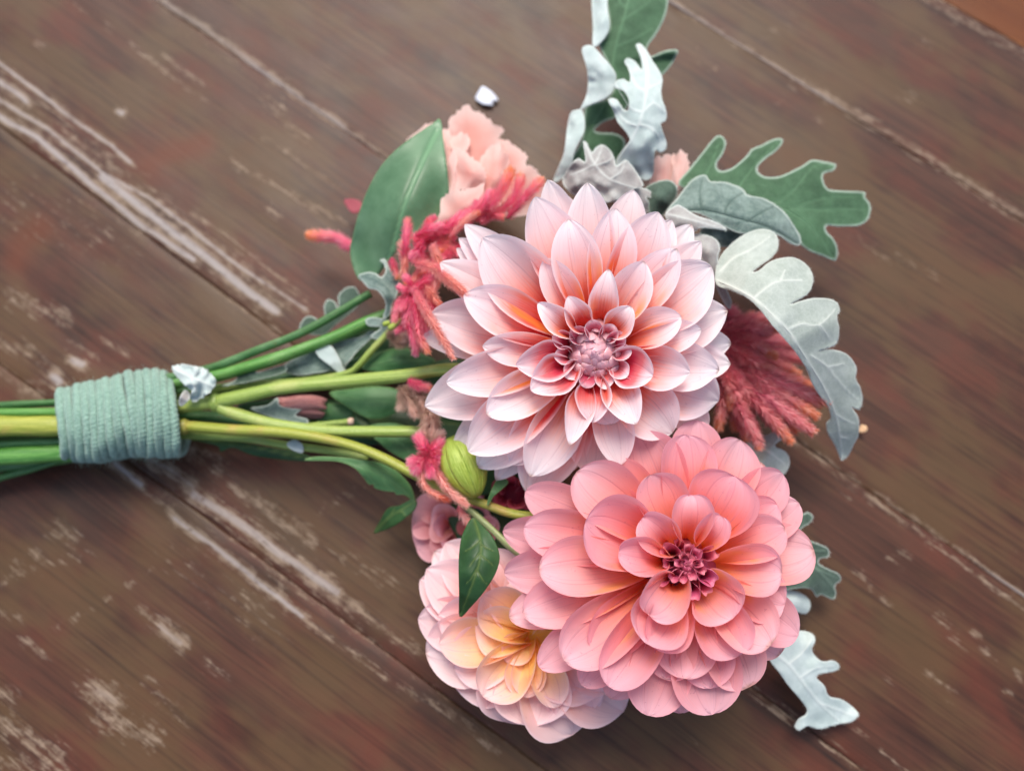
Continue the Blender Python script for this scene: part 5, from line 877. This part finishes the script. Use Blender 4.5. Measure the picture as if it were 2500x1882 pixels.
for k in range(8):
    a = k * .8; yy = 840 + 52 * math.sin(a) * .8
    c = [P(*Z7(x, yy + (x - 800) * .05 + 10 * math.sin(x * .02 + k)), .020 + .005 * math.cos(a) * s_) for x, s_ in ((660, .2), (720, .8), (800, 1), (880, .9), (945 - 12 * (k % 3), .5))]
    C = resample(np.array([tuple(q) for q in c]), 12); V, F, UV = tube_data(C, .0018 * np.sin(np.linspace(.25, 2.9, 12)) + .0003, 8); mesh_obj('withered_petal', V, F, M['dried_rose'], dry, uv=UV)
cap = joint(Z7, (1085, 925), .030, 42, 36, -.1, M['tan'], short, name='dried_tip')
for k, (x, y, r_) in enumerate([(295, 425, 45), (250, 500, 30), (200, 545, 34), (150, 520, 28)]):
    b_ = joint(Z9, (x, y), .048, r_ * 1.5, r_ * 2.2, 1.9 + k * .3, M['bud_green'], thin, name='tiny_bud')
m = NT('white_scrap'); m.p.inputs['Base Color'].default_value = srgb(196, 202, 214); m.p.inputs['Roughness'].default_value = 0.6; M['scrap'] = m.m
sc1 = leaf('petal_scrap', M['scrap'], Leaf(Z6, [(1310, 0), (1335, -50), (1360, -85), (1395, -70), (1440, -35), (1475, 15), (1430, 25), (1440, 52), (1370, 45), (1340, 30)], [(1310, 0), (1390, 0), (1470, 20)], [.0018, .0026, .002], droop=.0006, wave=.0006, wl=20), 'small white petal scrap lying alone on the planks', 'petal', Z=Z6, step=4, thick=.0002)
leaf('petal_scrap', M['plume_magenta'] if False else M['petal_maroon'], Leaf(Z6, [(355, 745), (400, 730), (470, 745), (490, 800), (440, 835), (400, 820)], [(360, 745), (480, 810)], [.012, .016], wave=.001, wl=30), 'small red petal poking out behind the big smooth leaf', 'petal', Z=Z6, step=4)
leaf('petal_scrap', M['petal_peach'], Leaf(Z5, [(1255, 1385), (1270, 1355), (1300, 1365), (1303, 1390), (1280, 1400), (1262, 1400)], [(1260, 1390), (1300, 1375)], [.003, .005], wave=.0005, wl=30), 'tiny orange petal crumb on the table by the white leaf tip', 'petal', Z=Z5, step=3)

# stalks of the leaves that come out from under the coral dahlia
def petiole(key, pts, zs, wd):
    ob = [o for o in bpy.data.objects if key in str(o.get('label', ''))][0]
    stem('petiole', ZD, pts, zs, wd, M['stem_grey'], parent=ob)
petiole('jagged leaf peeping', [(470, 500), (330, 470), (150, 400), (-150, 330), (-450, 250)], [.0265, .027, .028, .03, .034], 22)
petiole('tiny pale leaf lobe', [(440, 760), (300, 720), (120, 620), (-150, 500), (-450, 350)], [.0165, .018, .021, .025, .03], 18)
petiole('long pale silver leaf', [(420, 1060), (300, 980), (120, 830), (-150, 640), (-450, 440)], [.0225, .023, .024, .026, .03], 24)
petiole('small cream white lobed', [(130, -10), (20, 0), (-200, 40), (-450, 100)], [.029, .030, .032, .034], 22)
